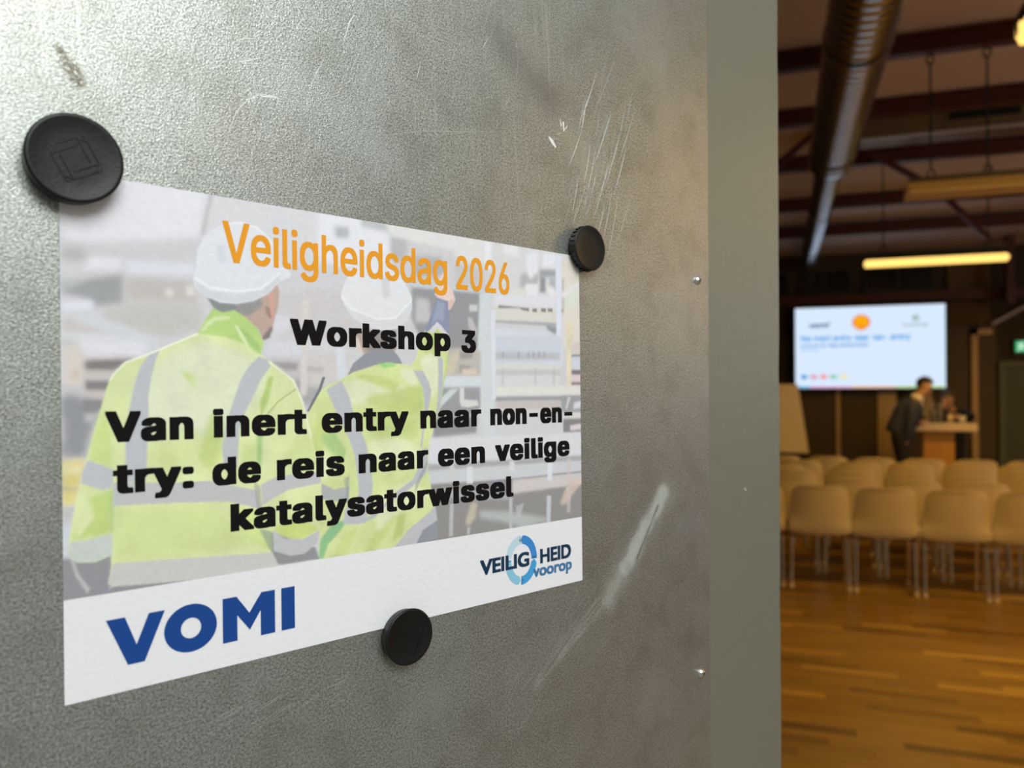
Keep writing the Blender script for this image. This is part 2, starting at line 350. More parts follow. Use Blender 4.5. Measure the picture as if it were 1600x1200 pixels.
# --- the photograph printed on it: colours per vertex of a fine flat grid
ART = """208 206 212 0 100 -256 2325 5189 3718 4994 -2715 -270 -526;
226 225 232 200 100 8 2156 587 2148 546 1908 93 1819 6 1836;
214 213 218 200 100 595 2150 1195 2143 1192 1853 914 1823 554 1909;
192 190 193 80 100 590 2117 608 2121 563 1918 546 1919;
204 202 206 200 100 6 1808 538 1876 522 1812 6 1753;
178 174 174 200 100 12 1792 93 1798 93 1756 12 1747;
226 225 232 150 100 99 1767 223 1774 223 1734 92 1720;
219 220 230 150 100 243 1769 522 1781 518 1734 243 1714;
192 186 184 200 100 243 1703 514 1711 528 1612 242 1605;
200 197 196 200 100 242 1605 521 1619 581 1522 241 1517;
218 213 210 100 100 396 1669 425 1672 428 1634 399 1632;
222 217 214 100 100 480 1685 518 1688 517 1649 483 1643;
160 161 164 150 100 5 1663 229 1713 228 1589 117 1570 114 1598 5 1614;
196 198 202 120 60 5 1663 80 1705 111 1687 5 1614;
222 223 233 120 100 4 1583 114 1591 117 1560 4 1541;
196 192 190 250 100 179 1576 533 1601 532 1497 384 1456 245 1493 130 1530;
198 193 192 150 100 8 1518 179 1479 179 1466 8 1465;
214 215 219 200 100 8 1460 314 1460 313 1386 7 1432;
208 210 216 120 100 51 1544 102 1542 381 1444 341 1417 63 1508;
221 220 229 150 100 55 1430 314 1438 313 1382 72 1371;
182 182 184 120 100 7 1428 52 1430 52 1415 7 1413;
214 203 197 150 100 12 1411 69 1413 86 1344 85 1252 11 1252;
200 180 160 120 100 40 1311 61 1312 60 1278 40 1278;
190 190 195 150 100 6 1252 81 1245 80 1207 6 1211;
146 148 151 150 100 6 1209 62 1208 61 1126 5 1128;
200 192 191 150 100 81 1365 278 1370 176 1113 77 1115;
132 127 128 90 100 84 1354 272 1365 191 1317 84 1316;
132 130 131 90 100 85 1273 184 1274 170 1235 84 1237;
138 134 137 90 100 77 1196 157 1195 144 1162 77 1163;
148 149 155 180 100 2 1209 76 1205 146 1183 100 1043 81 966 1 971;
142 139 142 90 100 76 1191 146 1190 133 1148 82 1149;
190 186 189 100 100 82 1142 127 1141 114 1106 82 1107;
222 206 105 120 100 1 961 84 959 65 870 49 780 -1 779;
234 222 160 120 100 0 944 78 933 68 904 0 909;
196 188 140 80 100 0 858 58 851 54 836 0 840;
192 192 192 150 100 -1 779 45 774 29 706 -1 710;
206 213 222 150 100 -1 717 33 706 19 576 -2 579;
147 147 152 80 100 -2 575 29 577 178 570 167 408 -3 397;
190 190 195 40 100 27 565 36 564 53 508 93 442 84 423 77 438 44 499;
205 200 203 200 100 856 1702 1340 1744 1337 1484 854 1463;
213 213 221 200 100 845 1465 1187 1479 1186 1399 845 1389;
216 215 223 200 100 881 1584 960 1585 960 1522 867 1484;
196 192 195 150 100 845 1389 1186 1381 1184 1163 996 1166;
160 155 158 90 100 866 1369 998 1364 994 1328 931 1329;
182 177 179 90 100 1049 1356 1128 1341 1128 1328 1048 1327;
166 163 167 150 100 966 1288 1137 1276 1089 1207 1042 1157 1010 1208;
214 208 206 80 100 1025 1674 1062 1677 1048 1208 1008 1208;
208 203 202 200 100 1049 1427 1206 1433 1203 1240 1047 1240;
176 170 170 120 100 1048 1346 1132 1344 1132 1326 1048 1325;
170 170 172 180 100 1047 1240 1122 1249 1083 1180 1046 1138;
214 217 226 90 100 1201 1446 1255 1448 1258 1276 1214 1275;
206 206 206 180 100 1255 1461 1351 1465 1289 1364 1254 1328;
206 204 206 0 60 1497 2177 3252 2153 3235 1379 1486 1347;
227 227 235 150 100 1113 2125 1540 2114 1537 1886 1245 1846 1110 1874;
180 182 186 140 100 1203 2047 1283 2054 1282 1999 1208 1989;
190 190 194 140 100 1349 2108 1540 2100 1528 2061 1359 2065;
186 184 188 160 100 1528 2066 1639 2076 1626 1914 1526 1912;
222 220 221 130 100 1497 2117 2167 2102 2166 2045 2165 1974 2009 1936 1935 2017 1528 2042;
178 176 180 180 100 1672 1957 1860 1969 1895 1865 1670 1843;
198 196 199 180 100 1946 1949 2165 1943 2163 1809 1944 1810;
228 228 233 100 100 2167 2107 2241 2106 2232 1940 2165 1933;
153 151 156 120 100 1658 1799 2149 1808 2142 1349 1875 1345 1712 1513 1656 1615;
196 193 197 130 100 1686 1731 1773 1728 1783 1603 1678 1597;
200 205 211 100 100 1636 1816 2163 1830 2162 1794 1658 1785;
214 212 214 150 100 2226 2093 2980 2155 3001 1500 2215 1473;
226 225 228 150 100 2315 2104 2436 2104 2434 2040 2314 2036;
226 226 233 120 100 2508 2070 2605 2087 2599 1966 2534 1911 2502 1956;
180 180 186 140 100 2462 1941 2505 1946 2534 1905 2603 1961 2601 1887 2504 1875 2449 1833 2447 1908;
228 228 235 120 100 2643 2080 2756 2094 2754 2012 2641 1998;
160 162 168 110 100 2611 1978 2758 1991 2757 1946 2610 1932;
148 150 156 110 100 2616 1935 2665 1940 2663 1840 2614 1836;
178 180 186 120 100 2694 1937 2757 1943 2755 1876 2705 1877;
227 227 231 80 100 2497 1876 2597 1885 2596 1813 2496 1805;
221 221 228 150 100 2248 1798 2754 1826 2753 1748 2247 1733;
222 219 212 120 100 2402 1840 2496 1848 2496 1816 2359 1804;
216 213 206 100 100 2247 1733 2761 1737 2759 1662 2245 1642;
134 129 132 50 100 2274 1734 2520 1734 2520 1714 2479 1715 2436 1728 2274 1716;
142 131 126 40 100 2548 1734 2589 1735 2589 1713 2547 1713;
142 131 126 40 100 2623 1740 2666 1741 2665 1718 2622 1718;
142 131 126 40 100 2680 1744 2724 1745 2723 1722 2680 1722;
142 131 126 40 100 2790 1751 2835 1752 2835 1730 2790 1729;
164 164 169 80 100 2245 1644 2759 1656 2759 1631 2245 1627;
205 206 212 150 100 2245 1624 2759 1631 2758 1598 2244 1588;
148 150 158 100 100 2665 1640 2759 1631 2758 1578 2680 1608;
212 215 228 120 100 2245 1598 2664 1599 2765 1553 2812 1505 2817 1382 2241 1370;
222 214 204 120 100 2815 2095 2888 2075 3027 1952 3017 1501 2816 1494;
216 222 210 120 100 2843 1878 2976 1947 2973 1786 2841 1754;
176 172 166 80 60 2804 1942 2832 1945 2828 1719 2800 1717;
222 222 237 60 100 2759 2088 2813 2083 2797 1477 2756 1475;
228 226 230 90 100 2681 1881 2724 1879 2755 1843 2754 1826 2715 1812 2684 1842;
226 224 226 90 100 2802 1847 2843 1872 2976 1936 2975 1907 2842 1827 2802 1818;
232 214 180 80 100 2855 1670 2906 1673 2896 1485 2852 1484;
205 208 221 130 100 2244 1551 2813 1578 2795 1476 2242 1458;
188 188 194 130 100 2242 1460 2787 1470 2786 1423 2241 1409;
160 158 165 60 60 2296 1460 2313 1460 2312 1424 2295 1423;
160 158 165 60 60 2423 1464 2440 1464 2439 1427 2422 1427;
160 158 165 60 60 2503 1466 2520 1467 2520 1429 2502 1429;
160 158 165 60 60 2547 1468 2565 1468 2564 1430 2546 1430;
160 158 165 60 60 2592 1469 2610 1470 2609 1432 2591 1431;
160 158 165 60 60 2638 1471 2656 1471 2655 1433 2637 1432;
214 214 210 100 100 2241 1391 2786 1392 2785 1358 2241 1352;
194 196 197 100 100 2241 1352 2785 1358 2784 1325 2240 1318;
217 213 216 120 100 2240 1318 2784 1325 2783 1263 2239 1261;
190 188 186 50 70 2296 1361 2309 1361 2308 1251 2294 1251;
190 188 186 50 70 2562 1365 2577 1366 2575 1252 2560 1252;
190 188 186 50 70 2722 1368 2738 1369 2736 1252 2720 1252;
223 221 217 100 100 2239 1259 2996 1261 2994 1201 2238 1197;
156 154 157 80 100 2238 1194 2994 1198 2994 1167 2237 1166;
199 189 186 130 100 2251 1166 2789 1169 2788 1107 2250 1117;
209 209 211 150 100 2237 1117 2820 1112 2809 959 2234 962;
224 212 182 80 100 2849 1562 2896 1564 2881 1261 2841 1261;
214 200 200 80 100 2895 1536 3001 1546 3000 1465 2893 1459;
150 150 155 50 100 2892 1461 3000 1468 2999 1448 2892 1445;
206 209 222 80 100 2900 1443 2999 1448 2998 1371 2898 1369;
132 122 126 60 100 2890 1363 2998 1365 2997 1333 2889 1332;
222 202 210 80 100 2889 1329 2997 1330 2996 1293 2888 1289;
160 134 132 50 100 2888 1286 2996 1287 2996 1267 2888 1265;
160 160 164 100 100 2790 1191 2994 1195 2992 1086 2820 1084 2788 1107;
216 216 223 80 100 2910 1150 2994 1167 2993 1121 2901 1111;
205 205 208 60 100 2854 1190 2878 1190 2844 1112 2828 1112;
216 211 211 70 100 2884 1089 2992 1092 2991 1046 2884 1049;
138 136 138 70 100 2807 1051 2991 1049 2990 966 2809 961;
219 207 211 60 100 2871 1007 2991 1018 2990 977 2870 975;
190 184 176 130 100 1857 1465 2142 1475 2139 1312 1855 1309;
206 192 168 80 80 1893 1397 1968 1464 1987 1454 1935 1324 1873 1319;
160 155 153 80 100 1977 1454 2076 1447 2072 1416 1983 1409;
162 157 155 80 100 1973 1377 2068 1372 2016 1328 1979 1332;
216 200 184 90 100 1998 1355 2107 1352 2107 1322 1997 1320;
212 218 224 80 100 1831 1311 2153 1312 2152 1253 1830 1250;
158 158 162 100 100 1830 1248 2132 1251 2130 1129 2038 1090 1828 1100;
150 149 151 100 100 1792 1101 2103 1079 2095 988 1790 976;
205 212 215 60 100 1829 1178 1915 1241 1971 1241 1828 1129;
216 213 213 50 100 1977 1248 2009 1248 2008 1181 2104 1175 2117 1147 2039 1136 1988 1141 1976 1166;
207 213 217 90 100 2131 1796 2211 1802 2205 1462 2109 1459;
219 220 229 50 100 2216 1700 2246 1702 2246 1464 2209 1462;
205 202 200 60 70 2041 1652 2073 1644 2111 1571 2097 1540 2046 1593;
204 204 206 70 100 2055 1724 2113 1723 2113 1687 2054 1683;
209 214 217 90 100 2130 1525 2213 1529 2239 1241 2234 947 2133 951;
220 221 229 50 100 2213 1529 2247 1530 2244 1179 2217 1179;
148 145 145 80 100 1670 729 3017 675 3010 320 1664 296;
217 217 222 80 100 1673 969 3023 957 3020 808 1672 832;
172 170 172 100 100 1672 832 3020 808 3019 770 1671 795;
205 206 211 100 100 1671 790 3020 776 3018 707 1670 731;
140 140 148 50 100 2032 704 3018 709 3018 696 2032 693;
209 201 201 90 100 2368 698 3018 693 3016 624 2367 616;
178 177 179 100 100 1846 695 2367 614 2366 582 1845 637;
182 186 185 150 100 2114 541 2337 512 2643 442 2696 422 2434 406 2294 457 2113 500;
202 190 170 100 80 2049 592 2095 588 2080 504 2028 460 2009 487;
212 192 176 100 80 2769 516 2851 654 2967 668 2966 628 2816 506;
187 186 190 50 100 1899 602 1925 600 1916 419 1890 423;
198 199 205 50 100 2653 577 2693 573 2682 410 2650 413;
220 222 231 50 100 2665 784 2705 781 2703 666 2662 669;
218 220 226 50 100 2021 800 2067 797 2065 701 2019 705;
206 204 205 50 100 1899 822 1933 820 1932 747 1898 749;
218 215 220 50 100 2347 809 2386 807 2385 749 2346 752;
188 189 193 50 100 2340 595 2366 593 2363 410 2339 413;
190 188 190 50 100 2020 456 2044 453 2035 414 2018 416;
190 190 192 50 70 2394 538 2415 541 2459 552 2421 445 2399 463;
205 195 196 60 60 2838 801 2879 799 2864 451 2831 454;
176 158 148 60 100 1311 1517 1363 1541 1554 1547 1558 1445 1531 1435 1361 1416 1341 1464;
150 143 143 70 100 1352 1527 1560 1552 1558 1459 1498 1438 1382 1434;
222 200 185 40 100 1311 1499 1331 1500 1351 1424 1335 1424;
148 149 158 25 100 1266 1311 1299 1369 1361 1416 1413 1441 1539 1445 1574 1408 1599 1367 1497 1367 1423 1354 1350 1330 1288 1311;
209 222 138 25 100 1046 1120 1083 1181 1111 1228 1160 1262 1231 1288 1297 1324 1360 1342 1421 1362 1498 1377 1586 1373 1651 1364 1681 1406 1698 1455 1711 1500 1742 1557 1789 1588 1850 1577 1903 1544 1901 1462 1891 1365 1863 1258 1848 1166 1812 1065 1763 951 1752 799 1768 721 1796 603 1731 513 1671 458 1605 398 1105 389 1096 453 1103 529 1080 604 1054 644 1044 953;
224 228 184 160 90 1220 1263 1330 1295 1481 1244 1601 1264 1640 1196 1480 1164 1328 1166 1237 1135 1201 1183;
190 206 96 100 80 1308 1318 1482 1304 1580 1264 1540 1224 1443 1264 1330 1295;
188 206 88 140 75 1385 1204 1641 1258 1725 1251 1731 1126 1639 1093 1480 1130 1365 1172;
190 208 92 120 60 1372 1132 1558 1102 1701 1075 1638 1018 1479 1064 1327 1094;
120 205 100 50 80 1444 1373 1530 1378 1562 1365 1482 1347;
222 228 186 120 90 1582 1349 1663 1350 1691 1265 1641 1264 1593 1298;
186 204 96 60 70 1746 1544 1798 1581 1841 1569 1831 1477 1795 1405 1761 1405 1728 1456;
226 230 196 100 80 1710 1403 1778 1440 1830 1406 1828 1265 1792 1177 1759 1265 1726 1334;
176 196 84 60 70 1854 1265 1873 1336 1892 1462 1895 1365 1863 1251 1844 1159 1808 1068 1790 1027 1826 1159;
188 206 90 120 60 1058 983 1114 1137 1182 1072 1129 949 1077 889;
160 202 112 100 85 1112 1012 1182 1034 1252 942 1280 812 1272 749 1223 880 1146 948;
226 230 188 120 80 1060 890 1111 934 1180 883 1197 818 1110 809;
222 228 180 150 80 1382 968 1557 994 1699 919 1697 816 1515 845 1399 886;
190 208 96 140 60 1402 1066 1680 1041 1700 988 1517 979 1401 1000;
196 212 104 120 80 1318 389 1472 566 1551 591 1471 467 1355 377;
180 198 80 80 70 1517 444 1559 583 1607 585 1582 469;
224 228 184 140 70 1397 673 1634 752 1750 674 1715 608 1551 591 1433 504;
132 192 128 50 100 1095 416 1106 507 1177 583 1255 584 1211 532 1147 477 1119 409;
196 214 110 80 70 1175 416 1229 514 1320 551 1275 460 1246 406;
187 189 195 35 100 1146 1239 1233 1283 1277 1194 1298 1114 1366 969 1390 878 1406 750 1393 679 1360 557 1230 572 1245 641 1321 704 1314 794 1299 910 1270 991 1226 1072;
209 222 138 40 100 1296 910 1316 802 1321 713 1263 674 1232 721 1223 836 1259 948;
186 188 194 35 100 1663 1338 1726 1339 1766 1277 1780 1229 1764 1143 1734 1038 1715 925 1703 925 1722 1048 1735 1153 1725 1248;
186 188 194 35 100 1702 840 1714 915 1752 923 1750 799 1718 763 1609 696 1509 650 1413 578 1319 555 1240 566 1245 597 1330 570 1434 612 1521 686 1655 758;
150 152 158 30 60 1666 729 1749 856 1755 837 1701 745 1668 682;
176 178 180 30 100 1112 783 1183 743 1268 753 1263 670 1116 701;
150 156 152 40 70 1237 791 1270 806 1268 753 1259 675 1246 676 1253 737;
190 190 195 30 100 1756 569 1798 603 1812 522 1673 413 1528 409 1629 498;
148 150 158 30 100 1809 520 1811 418 1671 412 1714 478;
186 188 194 30 0 1817 707 1837 754 1846 714 1838 637 1822 600;
186 188 196 30 100 1830 1421 1861 1407 1863 1283 1834 1124 1808 1072 1827 1230;
140 146 172 30 100 1827 1742 1912 1739 1903 1541 1867 1579 1819 1605 1782 1569 1737 1534 1777 1632;
168 174 196 80 60 1832 1723 1881 1717 1867 1608 1831 1625 1783 1584;
214 210 220 30 100 1825 1610 1855 1588 1903 1541 1896 1521 1830 1577 1800 1546 1770 1554;
230 205 198 35 100 1833 1742 1809 1760 1828 1795 1840 1840 1877 1893 1896 1916 1908 1896 1897 1826 1937 1790 1953 1742 1923 1690 1905 1679 1905 1728;
210 170 160 40 60 1906 1733 1949 1752 1923 1685 1907 1689;
224 224 229 25 100 1347 1906 1399 1930 1483 1921 1559 1874 1608 1813 1635 1774 1660 1728 1656 1667 1622 1603 1554 1557 1468 1546 1363 1570 1292 1606 1248 1665 1232 1719 1259 1776 1295 1851;
214 214 220 80 90 1234 1703 1293 1641 1447 1600 1555 1616 1657 1709 1656 1667 1622 1603 1554 1560 1468 1548 1363 1572 1292 1608;
236 236 240 30 90 1236 1712 1293 1650 1447 1607 1555 1622 1659 1724 1659 1711 1557 1611 1447 1596 1291 1639 1235 1696;
207 207 212 60 80 1466 1823 1520 1828 1522 1727 1491 1704 1475 1723;
118 120 126 15 100 1128 1301 1143 1298 1117 1232 1053 1130 1042 1134 1103 1237;
190 164 152 35 100 586 1635 661 1625 784 1655 887 1746 909 1706 903 1631 881 1563 872 1522 850 1475 824 1470 807 1510 741 1563 628 1576;
150 148 148 80 100 574 1642 726 1638 818 1666 826 1626 758 1572 692 1584 621 1575;
136 142 142 40 100 571 1642 677 1627 709 1609 640 1580 601 1601;
214 160 146 40 100 856 1685 880 1691 878 1572 864 1562 864 1620;
150 120 112 30 70 838 1626 860 1620 870 1571 858 1570 841 1594;
134 124 124 50 100 820 1478 868 1534 874 1522 858 1478 828 1466;
214 225 152 25 100 529 1487 429 1438 330 1390 232 1350 186 1300 171 1271 152 1206 118 1077 87 966 62 871 36 734 22 653 17 579 53 553 117 546 173 566 171 510 161 452 180 438 533 408 885 416 857 489 800 594 864 527 870 484 953 449 1025 453 1079 489 1103 548 1115 684 1113 803 1068 1001 1023 1182 978 1283 857 1371 814 1403 793 1467 674 1534;
217 222 192 300 90 268 1258 423 1402 559 1451 792 1373 828 1261 729 1085 501 1036 304 1017;
200 218 120 160 60 503 1315 536 1287 516 1231 481 1259;
190 212 96 100 80 455 1324 481 1317 507 1294 495 1271 473 1286;
198 218 110 160 35 327 1085 471 1103 531 1048 500 942 382 889 326 952;
192 212 92 130 75 538 986 581 1139 620 1139 630 1060 626 934 575 875 522 940;
198 220 108 120 80 143 1155 172 1111 184 960 177 918 97 948 110 1049;
190 214 92 100 85 86 805 176 832 178 660 41 642 26 658 111 725 102 775;
222 230 170 80 80 42 663 73 708 111 739 105 719 60 661;
150 196 110 80 70 170 818 184 860 183 645 172 661;
172 198 80 50 85 852 1298 875 1298 851 1191 812 1110 809 1176;
150 200 110 60 85 790 1022 820 1053 814 923 799 811 788 860;
196 216 110 120 60 719 993 785 990 784 820 718 849;
196 218 104 120 35 995 1030 1059 1011 1094 873 993 862 931 916;
204 224 108 80 70 660 727 733 696 799 673 849 561 848 488 731 560 691 637;
200 214 70 80 75 866 592 990 627 1100 564 1016 519 927 531;
204 220 132 200 80 189 752 574 728 797 519 187 537;
165 185 100 15 80 988 1245 992 1239 899 1179 848 1122 843 1128 894 1185;
146 147 151 40 100 807 594 866 570 1080 471 1099 413 886 416 857 480;
160 178 140 40 100 798 595 858 572 861 477 831 526;
192 192 195 30 100 862 580 927 533 1016 522 1105 553 1085 489 1025 451 953 449 867 484;
188 190 196 30 100 330 1390 373 1414 355 1367 337 1299 323 1218 320 1097 310 857 231 858 229 995 245 1152 268 1258 291 1333;
188 190 196 35 100 805 1391 845 1380 863 1345 822 1296 779 1213 742 1144 711 1071 698 884 639 874 629 974 647 1074 689 1202 722 1289 756 1342;
191 191 194 30 100 183 860 250 855 425 839 575 836 693 802 787 775 799 689 652 737 424 753 182 764;
160 160 164 30 70 775 813 804 794 812 688 787 690;
192 192 195 30 100 809 800 886 830 993 837 1113 837 1112 781 947 764 868 730 812 700;
191 192 197 30 100 90 957 184 914 184 860 176 836 144 831 65 866 74 921;
198 204 200 40 100 20 638 85 637 178 653 178 567 116 547 53 553 18 577;
199 200 197 30 100 179 531 857 480 889 415 533 409 177 437 159 452;
147 147 151 30 100 177 436 537 407 378 408 147 383 154 417;
236 240 222 20 80 529 1487 429 1440 330 1393 232 1353 186 1302 171 1273 176 1268 190 1294 234 1345 332 1385 431 1432 532 1478;
232 238 210 20 80 857 1371 978 1283 1023 1182 1068 1001 1061 998 1016 1176 971 1277 854 1362;
178 212 104 30 100 593 1597 640 1582 693 1596 749 1564 807 1510 828 1454 816 1398 781 1416 732 1450 643 1474 561 1482 527 1484 566 1552;
216 230 170 50 80 566 1533 605 1562 668 1566 672 1557 605 1543 550 1489 539 1489;
150 190 96 70 75 700 1529 765 1492 815 1437 811 1404 765 1443;
222 234 180 30 80 692 1528 708 1525 748 1459 765 1419 752 1431 728 1462;
222 223 230 25 100 729 2000 804 1987 863 1942 906 1872 917 1824 958 1803 969 1783 958 1768 931 1758 904 1738 852 1683 784 1645 701 1625 629 1626 567 1649 521 1679 511 1718 526 1781 529 1844 561 1910 608 1955 652 1981;
208 210 217 70 90 516 1719 582 1678 701 1671 818 1698 914 1782 913 1748 852 1683 784 1645 701 1627 629 1628 567 1650 521 1680;
236 236 241 30 90 518 1733 583 1695 702 1687 818 1711 914 1790 914 1780 820 1699 701 1676 581 1684 517 1719;
206 209 222 80 70 620 1886 651 1882 662 1812 630 1793 615 1838;
238 238 242 25 80 652 1981 729 2002 804 1988 863 1943 906 1874 901 1872 859 1938 802 1981 729 1995 652 1974"""
W_, H_ = 298, 169; CELL = .5
nx, ny = int(W_ / CELL), int(168.8 / CELL)
gx = np.linspace(0, 297, nx); gy = np.linspace(41.2, 210, ny)
img = np.zeros((ny, nx, 3)) + .8
def inpoly(px, py, pts):
    ins = np.zeros(px.shape, bool); n = len(pts)
    for i in range(n):
        x1, y1 = pts[i]; x2, y2 = pts[(i + 1) % n]
        if y1 == y2: continue
        c = ((y1 > py) != (y2 > py)) & (px < (x2 - x1) * (py - y1) / (y2 - y1) + x1)
        ins ^= c
    return ins
def blur1(a, s):
    k = int(max(1, math.ceil(s * 2.5))); t = np.arange(-k, k + 1); g = np.exp(-.5 * (t / s) ** 2); g /= g.sum()
    p = np.pad(a, k, mode='edge'); p = sum(g[i] * p[i:i + a.shape[0], :] for i in range(len(g))); return sum(g[i] * p[:, i:i + a.shape[1]] for i in range(len(g)))
cx, cy = gx[1] - gx[0], gy[1] - gy[0]
for item in ART.split(';'):
    v = [int(q) for q in item.split()]; c = np.array(s2l(v[:3])); bl = v[3] / 100; al = v[4] / 100
    v = [q / 10 for q in v[5:]]; pts = list(zip(v[::2], v[1::2]))
    x0, x1 = min(p[0] for p in pts) - bl * 3 - 1, max(p[0] for p in pts) + bl * 3 + 1; y0, y1 = min(p[1] for p in pts) - bl * 3 - 1, max(p[1] for p in pts) + bl * 3 + 1
    i0, i1 = max(0, int((x0) / cx)), min(nx, int(x1 / cx) + 2); j0, j1 = max(0, int((y0 - 41.2) / cy)), min(ny, int((y1 - 41.2) / cy) + 2)
    if i1 <= i0 or j1 <= j0: continue
    X, Y = np.meshgrid(gx[i0:i1], gy[j0:j1]); a = np.zeros(X.shape)
    for ox, oy in ((-.25, -.25), (.25, -.25), (-.25, .25), (.25, .25)): a += inpoly(X + ox * cx, Y + oy * cy, pts)
    a *= .25
    if bl > .2: a = blur1(a, bl / cx * .8)
    a = (a * al)[..., None]
    img[j0:j1, i0:i1] = img[j0:j1, i0:i1] * (1 - a) + c * a
rg = np.random.RandomState(3)
nzv = blur1(rg.rand(ny, nx), 1.2); nzv = (nzv - nzv.mean()) / nzv.std(); nz2 = blur1(rg.rand(ny, nx), 6); nz2 = (nz2 - nz2.mean()) / nz2.std()
yel = np.clip((img[..., 1] - img[..., 2]) * 4, 0, 1)     # cloth gets soft creases, the rest faint grain
img *= (1 + .010 * nzv + .035 * nz2 * yel)[..., None]
lum_ = img.mean(2, keepdims=True); img = np.where(yel[..., None] > 0, img + (lum_ - img) * .22 * yel[..., None] + .03 * yel[..., None], img)
img = np.clip(img * (.80 / s2l((229, 229, 229))[0]), 0, .9)
me = bpy.data.meshes.new('printed_photo')
vx, vy = np.meshgrid(gx / 1000, gy / 1000); co = np.stack([vx.ravel(), vy.ravel(), np.full(nx * ny, .00006)], 1)
idx = np.arange(nx * ny).reshape(ny, nx); q = np.stack([idx[:-1, :-1], idx[:-1, 1:], idx[1:, 1:], idx[1:, :-1]], -1).reshape(-1, 4)
me.vertices.add(nx * ny); me.vertices.foreach_set('co', co.ravel()); me.loops.add(q.size); me.loops.foreach_set('vertex_index', q.ravel().astype(np.int32))
me.polygons.add(len(q)); me.polygons.foreach_set('loop_start', (np.arange(len(q)) * 4).astype(np.int32)); me.update(calc_edges=True)
at = me.color_attributes.new('print', 'FLOAT_COLOR', 'POINT'); at.data.foreach_set('color', np.concatenate([img.reshape(-1, 3), np.ones((nx * ny, 1))], 1).ravel())
pm = mat('photo_print', (.8, .8, .8), .8, spec=.15, bump=.10, bscale=400); va = pm.node_tree.nodes.new('ShaderNodeVertexColor'); va.layer_name = 'print'
pm.node_tree.links.new(va.outputs[0], pm.node_tree.nodes['Principled BSDF'].inputs['Base Color'])
link_mesh('printed_photo', me, pm, sheet)
# --- lettering
def load_font():
    for k in ('LOCAL', 'SYSTEM'):
        f = os.path.join(bpy.utils.resource_path(k), 'datafiles', 'fonts', 'Inter.woff2')
        if os.path.exists(f):
            try: return bpy.data.fonts.load(f)
            except Exception: pass
    return None
INTER = load_font()
def text_loops(s, font=None, sp=1.0, res=7):
    c = bpy.data.curves.new('t', 'FONT'); c.body = s; c.space_character = sp
    if font: c.font = font
    o = bpy.data.objects.new('t', c); COL.objects.link(o)
    cu = o.to_curve(bpy.context.evaluated_depsgraph_get()); out = []
    for s_ in cu.splines:
        P_ = []; bp = s_.bezier_points; n = len(bp)
        for i in range(n):
            p, q = bp[i], bp[(i + 1) % n]; A, B, C, D = [np.array(v[:2]) for v in (p.co, p.handle_right, q.handle_left, q.co)]
            straight = abs((B - A)[0] * (D - A)[1] - (B - A)[1] * (D - A)[0]) + abs((C - A)[0] * (D - A)[1] - (C - A)[1] * (D - A)[0]) < 1e-7
            for k in range(1 if straight else res):
                u = k / res; P_.append((1 - u) ** 3 * A + 3 * (1 - u) ** 2 * u * B + 3 * (1 - u) * u * u * C + u ** 3 * D)
        if len(P_) > 2: out.append(np.array(P_))
    o.to_curve_clear(); bpy.data.objects.remove(o); bpy.data.curves.remove(c); return out
def spans_at(segs, y):
    x1, y1, x2, y2 = segs; m_ = (y1 > y) != (y2 > y)
    if not m_.any(): return []
    a, b, c, d = x1[m_], y1[m_], x2[m_], y2[m_]; X = a + (c - a) * (y - b) / (d - b); Wd = np.where(d > b, 1, -1); o = np.argsort(X); w = 0; out = []
    for k in o:
        if w == 0: st = X[k]
        w += Wd[k]
        if w == 0: out.append((st, X[k]))
    return out
def merge(sp_):
    sp_ = sorted(sp_); out = []
    for a, b in sp_:
        if out and a <= out[-1][1] + 1e-6: out[-1][1] = max(out[-1][1], b)
        else: out.append([a, b])
    return out
def lettering(name, words, mt, parent, z, font=None, dil=(0, 0), sp=1.0, slant=0.0, unit=.001, step=.08):
    """words: (text, x0, x1, baseline, cap height) in millimetres; glyphs are filled in fine scan bands, strokes fattened by dil"""
    V = []; Fc = []
    H_r = np.concatenate(text_loops('H', font)); capu = H_r[:, 1].max() - H_r[:, 1].min()
    for s, x0, x1, base, ch in words:
        lp = text_loops(s, font, sp); al = np.concatenate(lp)
        k = (ch - 2 * dil[1]) / capu; kx = (x1 - x0 - 2 * dil[0]) / (al[:, 0].max() - al[:, 0].min()); xm = al[:, 0].min()
        segs = [[], [], [], []]
        for L_ in lp:
            X = (L_[:, 0] - xm) * kx + x0 + dil[0]; Y = L_[:, 1] * k + base + dil[1]
            segs[0].append(X); segs[1].append(Y); segs[2].append(np.roll(X, -1)); segs[3].append(np.roll(Y, -1))
        segs = [np.concatenate(q) for q in segs]; ylo, yhi = segs[1].min() - dil[1], segs[1].max() + dil[1]
        nb = int((yhi - ylo) / step) + 1; h = (yhi - ylo) / nb; raw = {}
        kd = max(0, int(round(dil[1] / h)))
        for i in range(-kd, nb + kd): raw[i] = spans_at(segs, ylo + (i + .5) * h)
        for i in range(nb):
            S = []
            for q in range(-kd, kd + 1):
                e = dil[0]
                S += [(a - e, b + e) for a, b in raw.get(i + q, [])]
            ya, yb_ = ylo + i * h, ylo + (i + 1) * h
            for a, b in merge(S):
                o = len(V); V += [((x + (y - base) * slant) * unit, y * unit, z) for x, y in ((a, ya), (b, ya), (b, yb_), (a, yb_))]; Fc.append((o, o + 1, o + 2, o + 3))
    me = bpy.data.meshes.new(name); me.from_pydata(V, [], Fc); me.update(); return link_mesh(name, me, mt, parent)
K_BLK = mat('black_ink', (.006, .005, .005), .8, spec=.12); K_ORG = mat('orange_ink', (.80, .33, .025), .8, spec=.1); K_BLU = mat('blue_ink', (.012, .060, .26), .8, spec=.12)
K_NAV = mat('navy_ink', (.010, .035, .075), .8, spec=.12); K_TEAL = mat('steel_blue_ink', (.045, .17, .36), .6)
